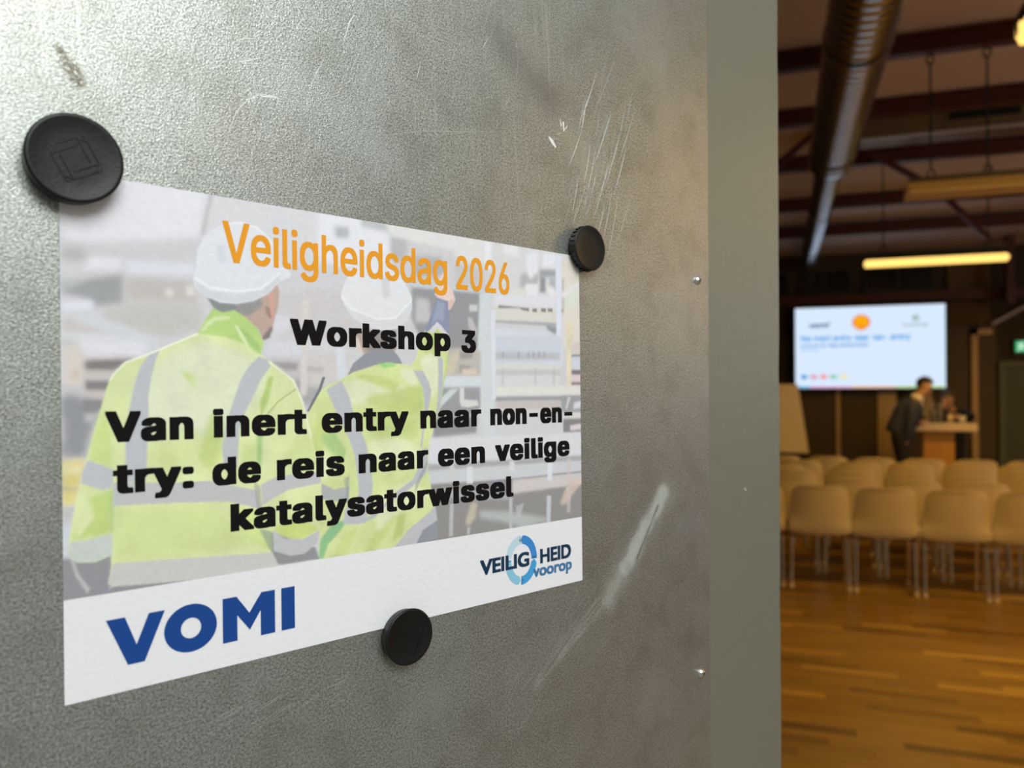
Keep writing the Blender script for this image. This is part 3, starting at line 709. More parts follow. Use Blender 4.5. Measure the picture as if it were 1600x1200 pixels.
lettering('title_lettering', [('Veiligheidsdag', 64.2, 189.8, 181.0, 18.5), ('2026', 196.0, 236.1, 180.2, 18.9)], K_ORG, sheet, .00016, INTER, dil=(.42, .34))
DX, DY = 1.20, .52
def heavy(name, words): return lettering(name, words, K_BLK, sheet, .00016, INTER, dil=(DX, DY), sp=1.09)
heavy('workshop_lettering', [('Workshop', 96.0, 191.6, 145.2, 12.3), ('3', 199.2, 209.9, 144.7, 12.7)])
heavy('body_lettering', [('Van', 15.5, 50.6, 102.3, 12.6), ('inert', 59.1, 104.1, 102.5, 12.4), ('entry', 112.0, 162.8, 102.6, 12.4), ('naar', 170.5, 213.2, 102.7, 12.4), ('non-en-', 220.0, 289.1, 102.9, 12.4),
    ('try:', 18.2, 50.5, 81.2, 12.4), ('de', 58.5, 80.9, 81.2, 12.4), ('reis', 88.6, 124.3, 81.2, 12.4), ('naar', 132.3, 175.5, 81.3, 12.4), ('een', 182.0, 215.7, 81.4, 12.4), ('veilige', 223.5, 286.2, 81.6, 12.4),
    ('katalysatorwissel', 66.4, 237.5, 60.0, 12.2)])
def poly_print(name, polys, mt, z, parent=sheet, unit=.001):
    bm = bmesh.new()
    for P_ in polys: bm.faces.new([bm.verts.new((x * unit, y * unit, z)) for x, y in P_])
    me = bpy.data.meshes.new(name); bmesh.ops.triangulate(bm, faces=bm.faces); bm.to_mesh(me); bm.free()
    return link_mesh(name, me, mt, parent)
def arc(cx, cy, rx, ry, a0, a1, n=24): return [(cx + rx * math.cos(math.radians(a0 + (a1 - a0) * i / n)), cy + ry * math.sin(math.radians(a0 + (a1 - a0) * i / n))) for i in range(n + 1)]
def ring(cx, cy, rx, ry, ix, iy, a0=0, a1=360, n=48):
    o = arc(cx, cy, rx, ry, a0, a1, n); i = arc(cx, cy, ix, iy, a0, a1, n)
    return [[o[k], o[k + 1], i[k + 1], i[k]] for k in range(n)]
poly_print('large_lettering', [[(15, 30.3), (22.1, 30.3), (26.5, 18.3), (31.4, 30.3), (37.8, 30.3), (29.6, 10.6), (23.1, 10.6)],
    [(62.4, 30.4), (68.7, 30.4), (74.6, 22.1), (80.4, 30.4), (86.9, 30.4), (86.9, 10.6), (80, 10.6), (80, 22.3), (74.8, 14.3), (69, 22), (69, 10.6), (62.4, 10.6)],
    [(90.1, 30.4), (96.8, 30.4), (96.8, 10.6), (90.1, 10.6)]] + ring(48.6, 20.5, 11.2, 10.3, 4.3, 4.4), K_BLU, .00016)
lg = empty('ring_logo'); lg.parent = sheet
def zp(s):      # logo outline, already in paper millimetres
    v = [float(q) for q in s.split()]; return list(zip(v[::2], v[1::2]))
C0 = (243.4, 21.0)
def seg_ring(a0, a1, notch=0):
    cx_, cy_ = C0; o = arc(cx_, cy_, 12.9, 14.9, a0, a1, 20); i = arc(cx_, cy_, 8.2, 9.7, a0, a1, 20)
    me_ = (a0 + a1) / 2
    tip = [(cx_ + 10.5 * math.cos(math.radians(a1 + 9)), cy_ + 12.3 * math.sin(math.radians(a1 + 9)))]
    tail = [(cx_ + 10.5 * math.cos(math.radians(a0 + 9)), cy_ + 12.3 * math.sin(math.radians(a0 + 9)))]
    qs = [[o[k], o[k + 1], i[k + 1], i[k]] for k in range(20)]
    return qs[2:] + [[o[2], i[2], tail[0]]][:0] + [[o[20], tip[0], i[20]]] + [[o[0], o[2], tail[0]], [tail[0], o[2], i[2]], [tail[0], i[2], i[0]]]
for nm, a0, a1, c in (('ring_segment', 84, -2, (.035, .23, .58)), ('ring_segment', -12, -92, (.05, .33, .66)), ('ring_segment', -103, -186, (.24, .53, .70)), ('ring_segment', -197, -268, (.50, .67, .76))):
    o = poly_print('ring_segment', seg_ring(a0, a1), mat('ring_ink', c, .6), .00012); o.parent = lg
o = lettering('upper_lettering', [('VEILIG', 211.1, 249.8, 16.7, 8.7), ('HEID', 259.0, 286.4, 16.5, 8.9)], K_NAV, lg, .00018, None, dil=(.52, .36), step=.06)

o = lettering('lower_lettering', [('voorop', 252.9, 287.0, 8.9, 7.4)], K_TEAL, lg, .00018, None, dil=(.38, .26), step=.06)
for o in sheet.children_recursive:
    if o.type == 'MESH': o.data.transform(MP)

# ------------------------------------------------------------------ magnets
def magnet(u, v, R, Rb, h, tilt, label, deco, notches=0):
    mw = MD @ Matrix.Translation((u, v, .0006)) @ Matrix.Rotation(tilt, 4, 'Z')
    t = empty('magnet', mw=mw, label=label, cat='magnet')
    bm = bmesh.new()
    lathe(bm, [(0, 0), (Rb * .97, 0), (Rb, .0004), (Rb + (R - Rb) * .5, h * .5), (R - .0002, h * .8), (R, h * .88), (R - .0002, h * .96), (R - .0008, h), (R - .0016, h - .00005), (R * .80, h - .0005), (R * .5, h - .0007), (0, h - .0008)], 72)
    fin('body', bm, M['black_plastic'], t, auto=.9)
    top = h - .00075
    if notches:
        bm = bmesh.new()
        for k in range(notches):
            a = 2 * math.pi * k / notches; v0 = len(bm.verts)
            box(bm, R - .0012, R + .00012, -.0001, .0001, .0008, h * .8); bm.verts.ensure_lookup_table()
            bmesh.ops.rotate(bm, verts=bm.verts[v0:], cent=(0, 0, 0), matrix=Matrix.Rotation(a, 3, 'Z'))
        tag(fin('grip_ribs', bm, M['black_plastic'], t), kind='stuff')
    def bars(name, segs, w=.00035, hh=.00045):
        bm = bmesh.new()
        for x0, y0, x1, y1 in segs:
            a = math.atan2(y1 - y0, x1 - x0); ln = math.hypot(x1 - x0, y1 - y0); v0 = len(bm.verts)
            box(bm, 0, ln, -w, w, top - .0003, top + hh); bm.verts.ensure_lookup_table()
            bmesh.ops.rotate(bm, verts=bm.verts[v0:], cent=(0, 0, 0), matrix=Matrix.Rotation(a, 3, 'Z')); bmesh.ops.translate(bm, verts=bm.verts[v0:], vec=(x0, y0, 0))
        fin(name, bm, M['black_plastic'], t)
    if deco == 'knot':      # four bent bars woven round a square
        S = []
        for k in range(4):
            a = k * math.pi / 2
            for P_ in ((-.0045, .0049, .0030, .0049), (.0030, .0049, .0049, .0030), (-.0047, .0030, .0020, .0030), (-.0045, .0049, -.0052, .0040)):
                x0, y0, x1, y1 = [1.45 * q_ for q_ in P_]; S.append((x0 * math.cos(a) - y0 * math.sin(a), x0 * math.sin(a) + y0 * math.cos(a), x1 * math.cos(a) - y1 * math.sin(a), x1 * math.sin(a) + y1 * math.cos(a)))
        bars('raised_emblem', S, .00026, .00045)
    if deco == 'square':
        q = .0072; bars('raised_square', [(-q, -q, q, -q), (q, -q, q, q), (q, q, -q, q), (-q, q, -q, -q)], .00016, .0003)
        r2 = random.Random(5); S = []
        for k in range(7):
            x = -.0058 + k * .0018; S += [(x, -.0012, x + .0003, .0012), (x, r2.choice((-.0011, 0, .0011)), x + .0010, r2.choice((-.0011, 0, .0011)))]
        bars('raised_letters', S, .00012, .00025)
    return t
magnet(.0733, .0905, .0174, .0167, .0085, math.radians(-62), 'large black round magnet with a raised emblem, upper left corner of the notice', 'knot')
magnet(.3703, .0923, .0147, .0138, .0064, 0, 'small plain black magnet with ribbed rim, upper right corner of the notice', None, 26)
magnet(.2298, -.1285, .0147, .0135, .0064, math.radians(-28), 'small black magnet with an embossed square, on the lower edge of the notice', 'square')

# ------------------------------------------------------------------ hall shell
XL, XR, YF, YB = -4.2, 7.0, .78, 12.5
FY0, FY1, FX0, FX1 = 2.8, 4.83, -.10, 1.75      # where the parquet is laid strip by strip
def parquet():
    m = bpy.data.materials.new('oak_parquet'); m.use_nodes = True; nt = m.node_tree; N = nt.nodes; L = nt.links; b = N['Principled BSDF']
    g = N.new('ShaderNodeNewGeometry'); s = N.new('ShaderNodeSeparateXYZ'); L.new(g.outputs['Position'], s.inputs[0])
    def mth(op, a, c=None):
        n = N.new('ShaderNodeMath'); n.operation = op
        for i, q in enumerate((a, c)):
            if q is None: continue
            if isinstance(q, (int, float)): n.inputs[i].default_value = q
            else: L.new(q, n.inputs[i])
        return n.outputs[0]
    row = mth('FLOOR', mth('DIVIDE', s.outputs[1], .07)); sh = mth('FRACT', mth('MULTIPLY', row, .37)); cell = mth('FLOOR', mth('ADD', mth('DIVIDE', s.outputs[0], .5), sh))
    cb = N.new('ShaderNodeCombineXYZ'); L.new(row, cb.inputs[0]); L.new(cell, cb.inputs[1]); wn_ = N.new('ShaderNodeTexWhiteNoise'); wn_.noise_dimensions = '2D'; L.new(cb.outputs[0], wn_.inputs['Vector'])
    r = N.new('ShaderNodeValToRGB'); L.new(wn_.outputs['Value'], r.inputs[0]); e = r.color_ramp.elements
    e[0].color = (.12, .060, .010, 1); e[1].color = (.50, .31, .06, 1); e[1].position = 1
    for p_, c_ in ((.10, (.235, .128, .020, 1)), (.90, (.315, .180, .030, 1))): q = e.new(p_); q.color = c_
    mp = N.new('ShaderNodeMapping'); mp.inputs['Scale'].default_value = (3, 60, 1); L.new(g.outputs['Position'], mp.inputs[0]); nz = N.new('ShaderNodeTexNoise'); nz.inputs['Scale'].default_value = 1.5; L.new(mp.outputs[0], nz.inputs['Vector'])
    mr = N.new('ShaderNodeMapRange'); L.new(nz.outputs[0], mr.inputs[0]); mr.inputs[3].default_value = .72; mr.inputs[4].default_value = 1.28
    mx = N.new('ShaderNodeVectorMath'); mx.operation = 'SCALE'; L.new(r.outputs[0], mx.inputs[0]); L.new(mr.outputs[0], mx.inputs['Scale']); L.new(mx.outputs[0], b.inputs['Base Color']); b.inputs['Roughness'].default_value = .42; b.inputs['Specular IOR Level'].default_value = .3
    return m
M['parquet'] = parquet()
bm = bmesh.new()
box(bm, XL, XR, YF, FY0, -.05, 0); box(bm, XL, XR, FY1, YB, -.05, 0); box(bm, XL, FX0, FY0, FY1, -.05, 0); box(bm, FX1, XR, FY0, FY1, -.05, 0); box(bm, FX0, FX1, FY0, FY1, -.05, -.014)
floor = tag(fin('floor', bm, M['parquet']), kind='structure')
bm = bmesh.new(); box(bm, 0, 1, .0008, .0692, -.0135, 0); stripme = bpy.data.meshes.new('floor_strip'); bm.to_mesh(stripme); bm.free(); stripme.materials.append(M['parquet'])
for row in range(int(FY0 / .07 + .5), int(FY1 / .07 + .01)):
    sh = (row * .37) % 1.0
    k = math.floor(FX0 / .5 + sh)
    while (k - sh) * .5 < FX1 - .01:
        a = max((k - sh) * .5, FX0) + .0008; b = min((k + 1 - sh) * .5, FX1) - .0008
        if b - a > .02:
            o = bpy.data.objects.new('floor_strip', stripme); COL.objects.link(o); o.parent = floor; o.location = (a, row * .07, random.uniform(-.0008, 0)); o.scale = (b - a, 1, 1)
        k += 1
def wall(name, mt, *a): return tag(BX(name, mt, None, *a), kind='structure')
def zc(y): return 4.33 - .12 * (y - 6.6)
OPX0, OPX1 = -.012, 1.95
bm = bmesh.new(); box(bm, XL, OPX0, .76, .92, 0, 5.2); box(bm, OPX1, XR, .76, .92, 0, 5.2); box(bm, OPX0, OPX1, .76, .92, 2.35, 5.2)
tag(fin('wall_front', bm, M['leafwall']), kind='structure')
wall('wall_left', M['wall_side'], XL - .15, XL, .76, YB + .2, 0, 5.2)
wall('wall_right', M['wall_side'], XR, XR + .15, .76, YB + .2, 0, 5.2)
back = wall('wall_back', M['wall_dark'], XL, XR, YB, YB + .15, 0, 4.3)
bm = bmesh.new()
a = [(XL - .15, .76, zc(.76)), (XR + .15, .76, zc(.76)), (XR + .15, YB + .2, zc(YB + .2)), (XL - .15, YB + .2, zc(YB + .2))]
lo = [bm.verts.new(p) for p in a]; hi = [bm.verts.new((p[0], p[1], p[2] + .12)) for p in a]
bm.faces.new(lo[::-1]); bm.faces.new(hi)
for k in range(4): bm.faces.new((lo[k], lo[(k + 1) % 4], hi[(k + 1) % 4], hi[k]))
ceil = tag(fin('ceiling', bm, M['ceiling']), kind='structure')
tag(BX('ground', M['ground'], None, -8, 10, -9, .76, -.06, -.001), kind='structure')
# beams: I-sections along x
def ibeam(bm, y, z, hh=.15, ww=.10, x0=XL, x1=XR, t=.014):
    box(bm, x0, x1, y - ww / 2, y + ww / 2, z + hh / 2 - t, z + hh / 2); box(bm, x0, x1, y - ww / 2, y + ww / 2, z - hh / 2, z - hh / 2 + t); box(bm, x0, x1, y - .006, y + .006, z - hh / 2 + t, z + hh / 2 - t)
for i, (y, z) in enumerate([(4.45, zc(4.45) - .085), (5.55, zc(5.55) - .085), (6.6, 4.235), (7.65, 4.125), (8.75, 3.99), (10.0, 3.835), (11.0, 3.70)]):
    bm = bmesh.new(); ibeam(bm, y, z); tag(fin('ceiling_beam', bm, M['red_steel'], ceil), None)
def strut(p, q, r=.028): 
    bm = bmesh.new(); p, q = Vector(p), Vector(q); d = (q - p); a = math.atan2(d.z, d.x); L_ = d.length
    box(bm, 0, L_, -r, r, -r, r); bmesh.ops.rotate(bm, verts=bm.verts, cent=(0, 0, 0), matrix=Matrix.Rotation(-a, 3, 'Y')); bmesh.ops.translate(bm, verts=bm.verts, vec=p)
    fin('diagonal_brace', bm, M['red_steel'], ceil)
strut((.40, 8.1, 4.16), (-.25, 8.1, 3.64)); strut((.70, 8.6, 4.13), (1.36, 8.6, 3.66)); strut((1.62, 9.8, 3.93), (2.20, 9.8, 3.26), .03)

# ------------------------------------------------------------------ back wall details
yb = YB - .002
bm = bmesh.new(); box(bm, XL, XR, 12.26, 12.40, 2.855, 2.99); tag(fin('wall_beam', bm, M['red_steel'], back), None)
for x0, x1 in ((-.62, .12), (.29, 1.00), (1.17, 2.10)):
    wname = 'window_%d' % ((-.62, .29, 1.17).index(x0) + 1)
    wt = empty(wname, ((x0 + x1) / 2, yb, 3.02), kind='structure'); hw = (x1 - x0) / 2
    bm = bmesh.new(); box(bm, -hw, hw, -.04, 0, 0, .03); box(bm, -hw, hw, -.04, 0, .33, .36); box(bm, -hw, -hw + .03, -.04, 0, .03, .33); box(bm, hw - .03, hw, -.04, 0, .03, .33)
    fin('window_frame', bm, M['frame_dark'], wt)
    BX('window_pane', M['dark_glass'], wt, -hw + .03, -.01, -.02, -.012, .03, .33); BX('window_pane', M['dark_glass'], wt, .01, hw - .03, -.02, -.012, .03, .33)
    BX('glazing_bar', M['frame_dark'], wt, -.012, .012, -.035, -.005, .03, .33)
BX('wall_panel', M['curtain'], back, 2.27, 2.80, YB - .06, yb, 3.0, 3.42)
for k in range(9):      # slatted board beside the screen
    x = 2.28 + k * .058; BX('wall_slat', M['curtain'], back, x, x + .042, YB - .05, yb, 2.52, 2.85)
for x0, x1, z0, z1 in ((-.9, -.05, .2, 1.62), (-.03, .775, .2, 1.62), (.86, 1.34, .2, 1.62), (1.70, 1.96, .2, 1.62), (2.07, 2.54, .2, 2.50), (2.66, 2.88, .2, 2.6)):
    BX('wall_panel', M['panel_brown'], back, x0, x1, YB - .03, yb, z0, z1)
for x0, x1, z0, z1 in ((.785, .845, .2, 1.62), (1.35, 1.60, .2, 1.56), (1.60, 1.69, .2, 1.40), (1.975, 2.06, .2, 1.62)):
    BX('wood_post', M['wood'], back, x0, x1, YB - .06, yb, z0, z1)
t = empty('trim_1', (2.60, YB - .05, 0), kind='structure')
BX('side_post', M['wood'], t, -.04, .04, -.04, .04, .2, 2.44); BX('top_rail', M['wood'], t, -.04, .22, -.04, .04, 2.36, 2.44)
d2 = empty('door_2', (3.45, yb, .2), kind='structure')
BX('door_panel', M['door_green'], d2, -.48, .48, -.03, 0, 0, 1.70)
bm = bmesh.new(); box(bm, -.555, -.48, -.09, 0, 0, 1.78); box(bm, .48, .555, -.09, 0, 0, 1.78); box(bm, -.48, .48, -.09, 0, 1.70, 1.78)
fin('door_frame', bm, mat('door_frame_paint', (.11, .13, .09), .5), d2)
st = BX('stage_platform', M['panel_brown'], None, XL + .01, XR - .01, 10.02, YB - .07, 0, .2); tag(st, kind='structure')
# steel column and pale rail
bm = bmesh.new(); ibx = 2.93; box(bm, ibx - .05, ibx + .05, 11.94, 11.955, 2.75, 3.66); box(bm, ibx - .05, ibx + .05, 12.065, 12.08, 2.75, 3.66); box(bm, ibx - .006, ibx + .006, 11.955, 12.065, 2.75, 3.66)
box(bm, ibx - .05, ibx + .05, 12.08, 12.26, 2.86, 2.98); fin('steel_column', bm, M['red_steel'], back)
rail = tag(TB('slanted_rail', M['white_rail'], None, [(2.80, 12.36, 2.50), (3.45, 12.36, 2.88)], .028, 12), 'pale slanted rail on the back wall above the green exit sign', 'rail')

# exit sign
ex = empty('exit_sign', (3.28, YB - .03, 2.05), label='small green lit exit sign with a running figure, at the far right', cat='sign')
BX('sign_box', M['frame_dark'], ex, -.20, .20, -.03, .025, 0, .26); BX('sign_face', emat('exit_green', (.02, .42, .14), 1.0), ex, -.18, .18, -.034, -.031, .06, .21)
fg = [[(-.165, .075), (-.14, .075), (-.115, .12), (-.13, .13)], [(-.12, .12), (-.10, .13), (-.075, .10), (-.05, .075), (-.07, .075), (-.095, .095)], [(-.135, .125), (-.105, .12), (-.09, .17), (-.12, .175)], [(-.09, .165), (-.06, .14), (-.045, .15), (-.08, .18)], [(-.12, .175), (-.155, .15), (-.165, .16), (-.13, .19)], [(-.105, .185), (-.085, .185), (-.085, .205), (-.105, .205)],
      [(.02, .13), (.09, .13), (.09, .11), (.14, .14), (.09, .17), (.09, .15), (.02, .15)]]
bm = bmesh.new()
for P_ in fg: bm.faces.new([bm.verts.new((x, -.0355, z)) for x, z in P_])
tag(fin('running_figure', bm, emat('exit_white', (.75, 1, .8), 1.0), ex), kind='stuff')

# ------------------------------------------------------------------ the bright screen
SW, SH = 1.975, 1.18
scr = empty('presentation_screen', (.215, 12.18, 1.612), label='large bright projection screen showing a white slide with logos above the stage', cat='screen')
BX('screen_body', M['frame_dark'], scr, -.02, SW + .02, .005, .07, -.02, SH + .02); 
bm = bmesh.new(); box(bm, 0, SW, -.004, .004, 0, SH, bev=.003); fin('screen_face', bm, emat('slide_white', (.70, .83, 1.0), 1.0), scr)
def flat(name, polys, col, y=-.006, s=1.0):
    bm = bmesh.new()
    for P_ in polys: bm.faces.new([bm.verts.new((x, y, z)) for x, z in P_])
    bmesh.ops.triangulate(bm, faces=bm.faces)
    return fin(name, bm, emat('slide_ink', col, s), scr)
def sx_(u): return (u - 95) / (1445 - 95) * SW
def sz_(v): return (815 - v) / (815 - 80) * SH
def st_(name, words, col, font, dil, italic=0):
    o = lettering(name, words, emat('slide_ink', col, 1), scr, 0, font, dil=dil, unit=1.0, slant=italic, step=.003)
    o.matrix_basis = Matrix.Translation((0, -.006, 0)) @ Matrix.Rotation(math.pi / 2, 4, 'X')
B_ = sz_(385)
st_('slide_title', [(w_, sx_(a), sx_(b), B_, .085) for w_, a, b in (('Van', 140, 250), ('inert', 275, 430), ('entry', 450, 620), ('naar', 645, 780), ('non-', 815, 935), ('entry', 965, 1145))], (.10, .38, .80), INTER, (.004, .003))
st_('slide_subtitle', [('de reis naar een veilige katalysatorwissel', sx_(145), sx_(770), sz_(438), .045), ], (.22, .42, .80), INTER, (.003, .002))
st_('slide_byline', [('workshop 3', sx_(150), sx_(330), sz_(475), .035)], (.30, .52, .82), INTER, (.002, .001))
st_('slide_logo_wordmark', [('vomi', sx_(215), sx_(400), sz_(262), .075)], (.12, .20, .36), INTER, (.006, .005), .5)
st_('slide_logo_text', [('voorop', sx_(1075), sx_(1300), sz_(268), .045)], (.36, .45, .50), INTER, (.003, .002))
flat('slide_emblem', [[(sx_(1190) + .05 * math.cos(a), sz_(195) + .05 * math.sin(a)) for a in np.linspace(0, 5.9, 10)]], (.40, .52, .50))
def pecten(r, cx_, cz_, n=40):
    P_ = []
    for k in range(n + 1):
        a = math.radians(-52 + 284 * k / n); q = r * (1 + .035 * math.cos(k * 2 * math.pi / n * 7)); P_.append((cx_ + q * math.cos(a), cz_ + q * .93 * math.sin(a)))
    P_ += [(cx_ - r * .45, cz_ - r * .72), (cx_ - r * .42, cz_ - r * .95), (cx_ + r * .42, cz_ - r * .95), (cx_ + r * .45, cz_ - r * .72)]
    return P_
px_, pz_ = sx_(708), sz_(222)
flat('slide_shell_outline', [pecten(.118, px_, pz_)], (.85, .10, .05)); flat('slide_shell', [pecten(.098, px_, pz_)], (1.0, .48, .0), -.008)
rb = []
for k in range(7):
    a = math.radians(30 + 20 * k); c_, s_ = math.cos(a), math.sin(a); o_ = (px_, pz_ - .075); rb.append([(o_[0] - s_ * .003, o_[1] + c_ * .003), (o_[0] + s_ * .003, o_[1] - c_ * .003), (o_[0] + c_ * .15 + s_ * .003, o_[1] + s_ * .15 - c_ * .003), (o_[0] + c_ * .15 - s_ * .003, o_[1] + s_ * .15 + c_ * .003)])
flat('slide_shell_ribs', rb, (.9, .16, .03), -.010)
for k, c_ in enumerate(((.06, .30, .70), (.80, .30, .45), (.95, .28, .25), (.25, .62, .40), (.90, .80, .40))):
    x = sx_(175 + k * 92); z = sz_(712); flat('slide_icon', [[(x + .042 * math.cos(a), z + .036 * math.sin(a)) for a in np.linspace(0, 5.8, 12)], [(x + .04, z - .006), (x + .11, z - .006), (x + .11, z + .006), (x + .04, z + .006)]], c_)
xs = [.03, sx_(235), sx_(620), sx_(1010), SW - .02]
for k, c_ in enumerate(((.05, .48, .85), (.85, .30, .60), (1.0, .50, .15), (.50, .75, .05))): flat('slide_colour_strip', [[(xs[k], .005), (xs[k + 1], .005), (xs[k + 1], .026), (xs[k], .026)]], c_)

# ------------------------------------------------------------------ flip chart
fl = empty('flip_chart', (.02, 11.0, .2), label='pale flip chart board at the left below the bright screen', cat='flip chart')
bm = bmesh.new()
for y0, y1 in ((-.015, .015),):
    P_ = [(-.40, .56), (.335, .55), (.205, 1.46), (-.27, 1.47)]; lo = [bm.verts.new((x, y0 - (z - 1) * -.12, z)) for x, z in P_]; hi = [bm.verts.new((x, y1 - (z - 1) * -.12, z)) for x, z in P_]
    bm.faces.new(lo); bm.faces.new(hi[::-1])
    for k in range(4): bm.faces.new((lo[k], lo[(k + 1) % 4], hi[(k + 1) % 4], hi[k]))
fin('board', bm, M['board'], fl); BX('marker_tray', M['black'], fl, -.40, .335, -.10, -.05, .515, .545)
for p, q in (((-.30, -.06, .53), (-.40, -.28, 0)), ((.28, -.06, .53), (.38, -.28, 0)), ((0, .06, 1.4), (0, .50, 0))): TB('leg', M['black'], fl, [p, q], .012, 8)

# ------------------------------------------------------------------ duct (long spiral duct, narrower beyond a reducer)
dk = empty('ventilation_duct', (.405, 0, 3.475), label='long round silver spiral duct hanging under the ceiling', cat='duct')
def duct(name, y0, y1, R, pitch):
    bm = bmesh.new(); pr = []; y = y0
    while y < y1:
        pr += [(R, y), (R, y + pitch * .70), (R + .0042, y + pitch * .82), (R + .0042, y + pitch * .92)]; y += pitch
    pr = [(0, y0)] + pr + [(R, y), (0, y)]; lathe(bm, pr, 40, 'Y'); return fin(name, bm, M['duct'], dk, auto=1.2)
duct('wide_duct', 1.0, 6.75, .172, .085); duct('narrow_duct', 6.95, 12.3, .108, .085)
bm = bmesh.new(); lathe(bm, [(.178, 6.70), (.178, 6.80), (.112, 6.98), (.112, 7.02)], 40, 'Y'); fin('reducer', bm, M['duct'], dk, auto=1.2)
for y, R in ((2.6, .178), (4.45, .178), (6.5, .178), (8.75, .113), (11.0, .113)):
    bm = bmesh.new(); lathe(bm, [(R, y - .015), (R + .004, y - .015), (R + .004, y + .015), (R, y + .015)], 40, 'Y'); fin('hanger_band', bm, M['steel'], dk)
    TB('hanger_rod', M['steel'], dk, [(0, y, R), (0, y, zc(y) - 3.475)], .005, 6)

# ------------------------------------------------------------------ hanging lamps
def lamp(x, y, z, ln, lit, label, chains, ztop, grp='fluorescent lamps on chains', rt=1.0):
    t = empty('hanging_lamp', (x, y, z), label=label, cat='lamp', group=grp)
    bm = bmesh.new(); pr = [(-.13, .0), (-.13, .012), (-.055, .10), (.055, .10), (.13, .012), (.13, 0), (.118, 0), (.05, .088), (-.05, .088), (-.118, 0)]
    if lit: pr = [(a_ * .42, .045 + b_ * .55) for a_, b_ in pr]
    A = [bm.verts.new((0, a, b)) for a, b in pr]; B = [bm.verts.new((ln, a, b)) for a, b in pr]; n = len(pr)
    for k in range(n): bm.faces.new((A[k], A[(k + 1) % n], B[(k + 1) % n], B[k]))
    bm.faces.new(A[::-1]); bm.faces.new(B); fin('reflector', bm, M['lamp_top'] if lit else M['lamp_housing'], t)
    BX('gear_tray', M['lamp_top'], t, .02, ln - .02, -.04, .04, .102, .14)
    for yy in ((0,) if lit else (-.05, .05)):
        TB('lamp_tube', M['tube_lit'] if lit else M['tube_off'], t, [(.0, yy, .012 if lit else .04), (.02, yy, .012 if lit else .04), (ln - .02, yy, .012 if lit else .04), (ln, yy, .012 if lit else .04)], [.022 * rt, .042 * rt, .042 * rt, .022 * rt] if lit else [.01, .015, .015, .01], 12)
    if lit:
        for xx in (.01, ln - .01): BX('end_cap', M['lamp_top'], t, xx - .012, xx + .012, -.02, .02, -.01, .09)
    for cx_ in chains:
        c = TB('hanger_rod', M['black'], t, [(cx_, 0, .20), (cx_, 0, ztop(y) - z - .06)], .008, 6)
        for zz in (.165, ztop(y) - z - .04):
            bm = bmesh.new(); tube(bm, [(.026 * math.cos(a) + cx_, 0, zz + .036 * math.sin(a)) for a in np.linspace(0, 2 * math.pi, 13)], .007, 6); fin('hanger_ring', bm, M['black'], c)
    return t
lamp(.84, 8.9, 2.90, 1.33, True, 'lit yellow lamp tube hanging just above the projection screen', (.19, 1.15), lambda y: zc(y) - .02)
lamp(.93, 6.62, 3.07, 1.5, False, 'unlit long lamp with amber reflector, hanging in front of the grilled box', (.17, .55, 1.2), lambda y: zc(y) - .17)
lamp(1.165, 4.6, 3.42, 1.33, True, 'lit lamp whose glowing end shows at the upper right edge', (.3, 1.1), lambda y: zc(y) - .02, rt=1.7)
for nm, loc, pw in (('lamp_glow', (1.5, 8.9, 2.84), 26), ('lamp_glow', (1.85, 4.6, 3.30), 54), ('lamp_glow', (4.6, 4.6, 3.3), 34), ('lamp_glow', (4.6, 8.9, 2.9), 40)):
    a_ = area(nm, loc, (loc[0], loc[1], 0), 1.3, .2, pw, AMB)

M['tube_lit'] = emat('bright_lamp_tube', (1.0, .62, .2), 34)
lamp(3.1, 2.55, 2.70, 1.33, True, 'lit lamp near the doorway, out of view to the right', (.19, 1.15), lambda y: zc(y) - .02)
# ------------------------------------------------------------------ ventilation box under the ceiling
vb = empty('ventilation_box', (1.85, 7.9, 3.93), label='brownish ceiling box with a dark grille slot behind the unlit lamp', cat='ventilation unit')
BX('housing', M['steel'], vb, -1.12, 1.3, .0, .30, .0, .245, bev=.01); BX('bottom_edge', M['white_rail'], vb, -1.14, 1.32, -.02, .0, -.012, .010)
BX('grille_frame', M['steel'], vb, -.42, .20, -.012, .0, .075, .185); BX('grille_slot', M['slot'], vb, -.39, .17, -.014, -.010, .10, .17)
for k in range(3): BX('grille_blade', M['slot'], vb, -.39, .17, -.022, -.012, .108 + k * .022, .112 + k * .022)

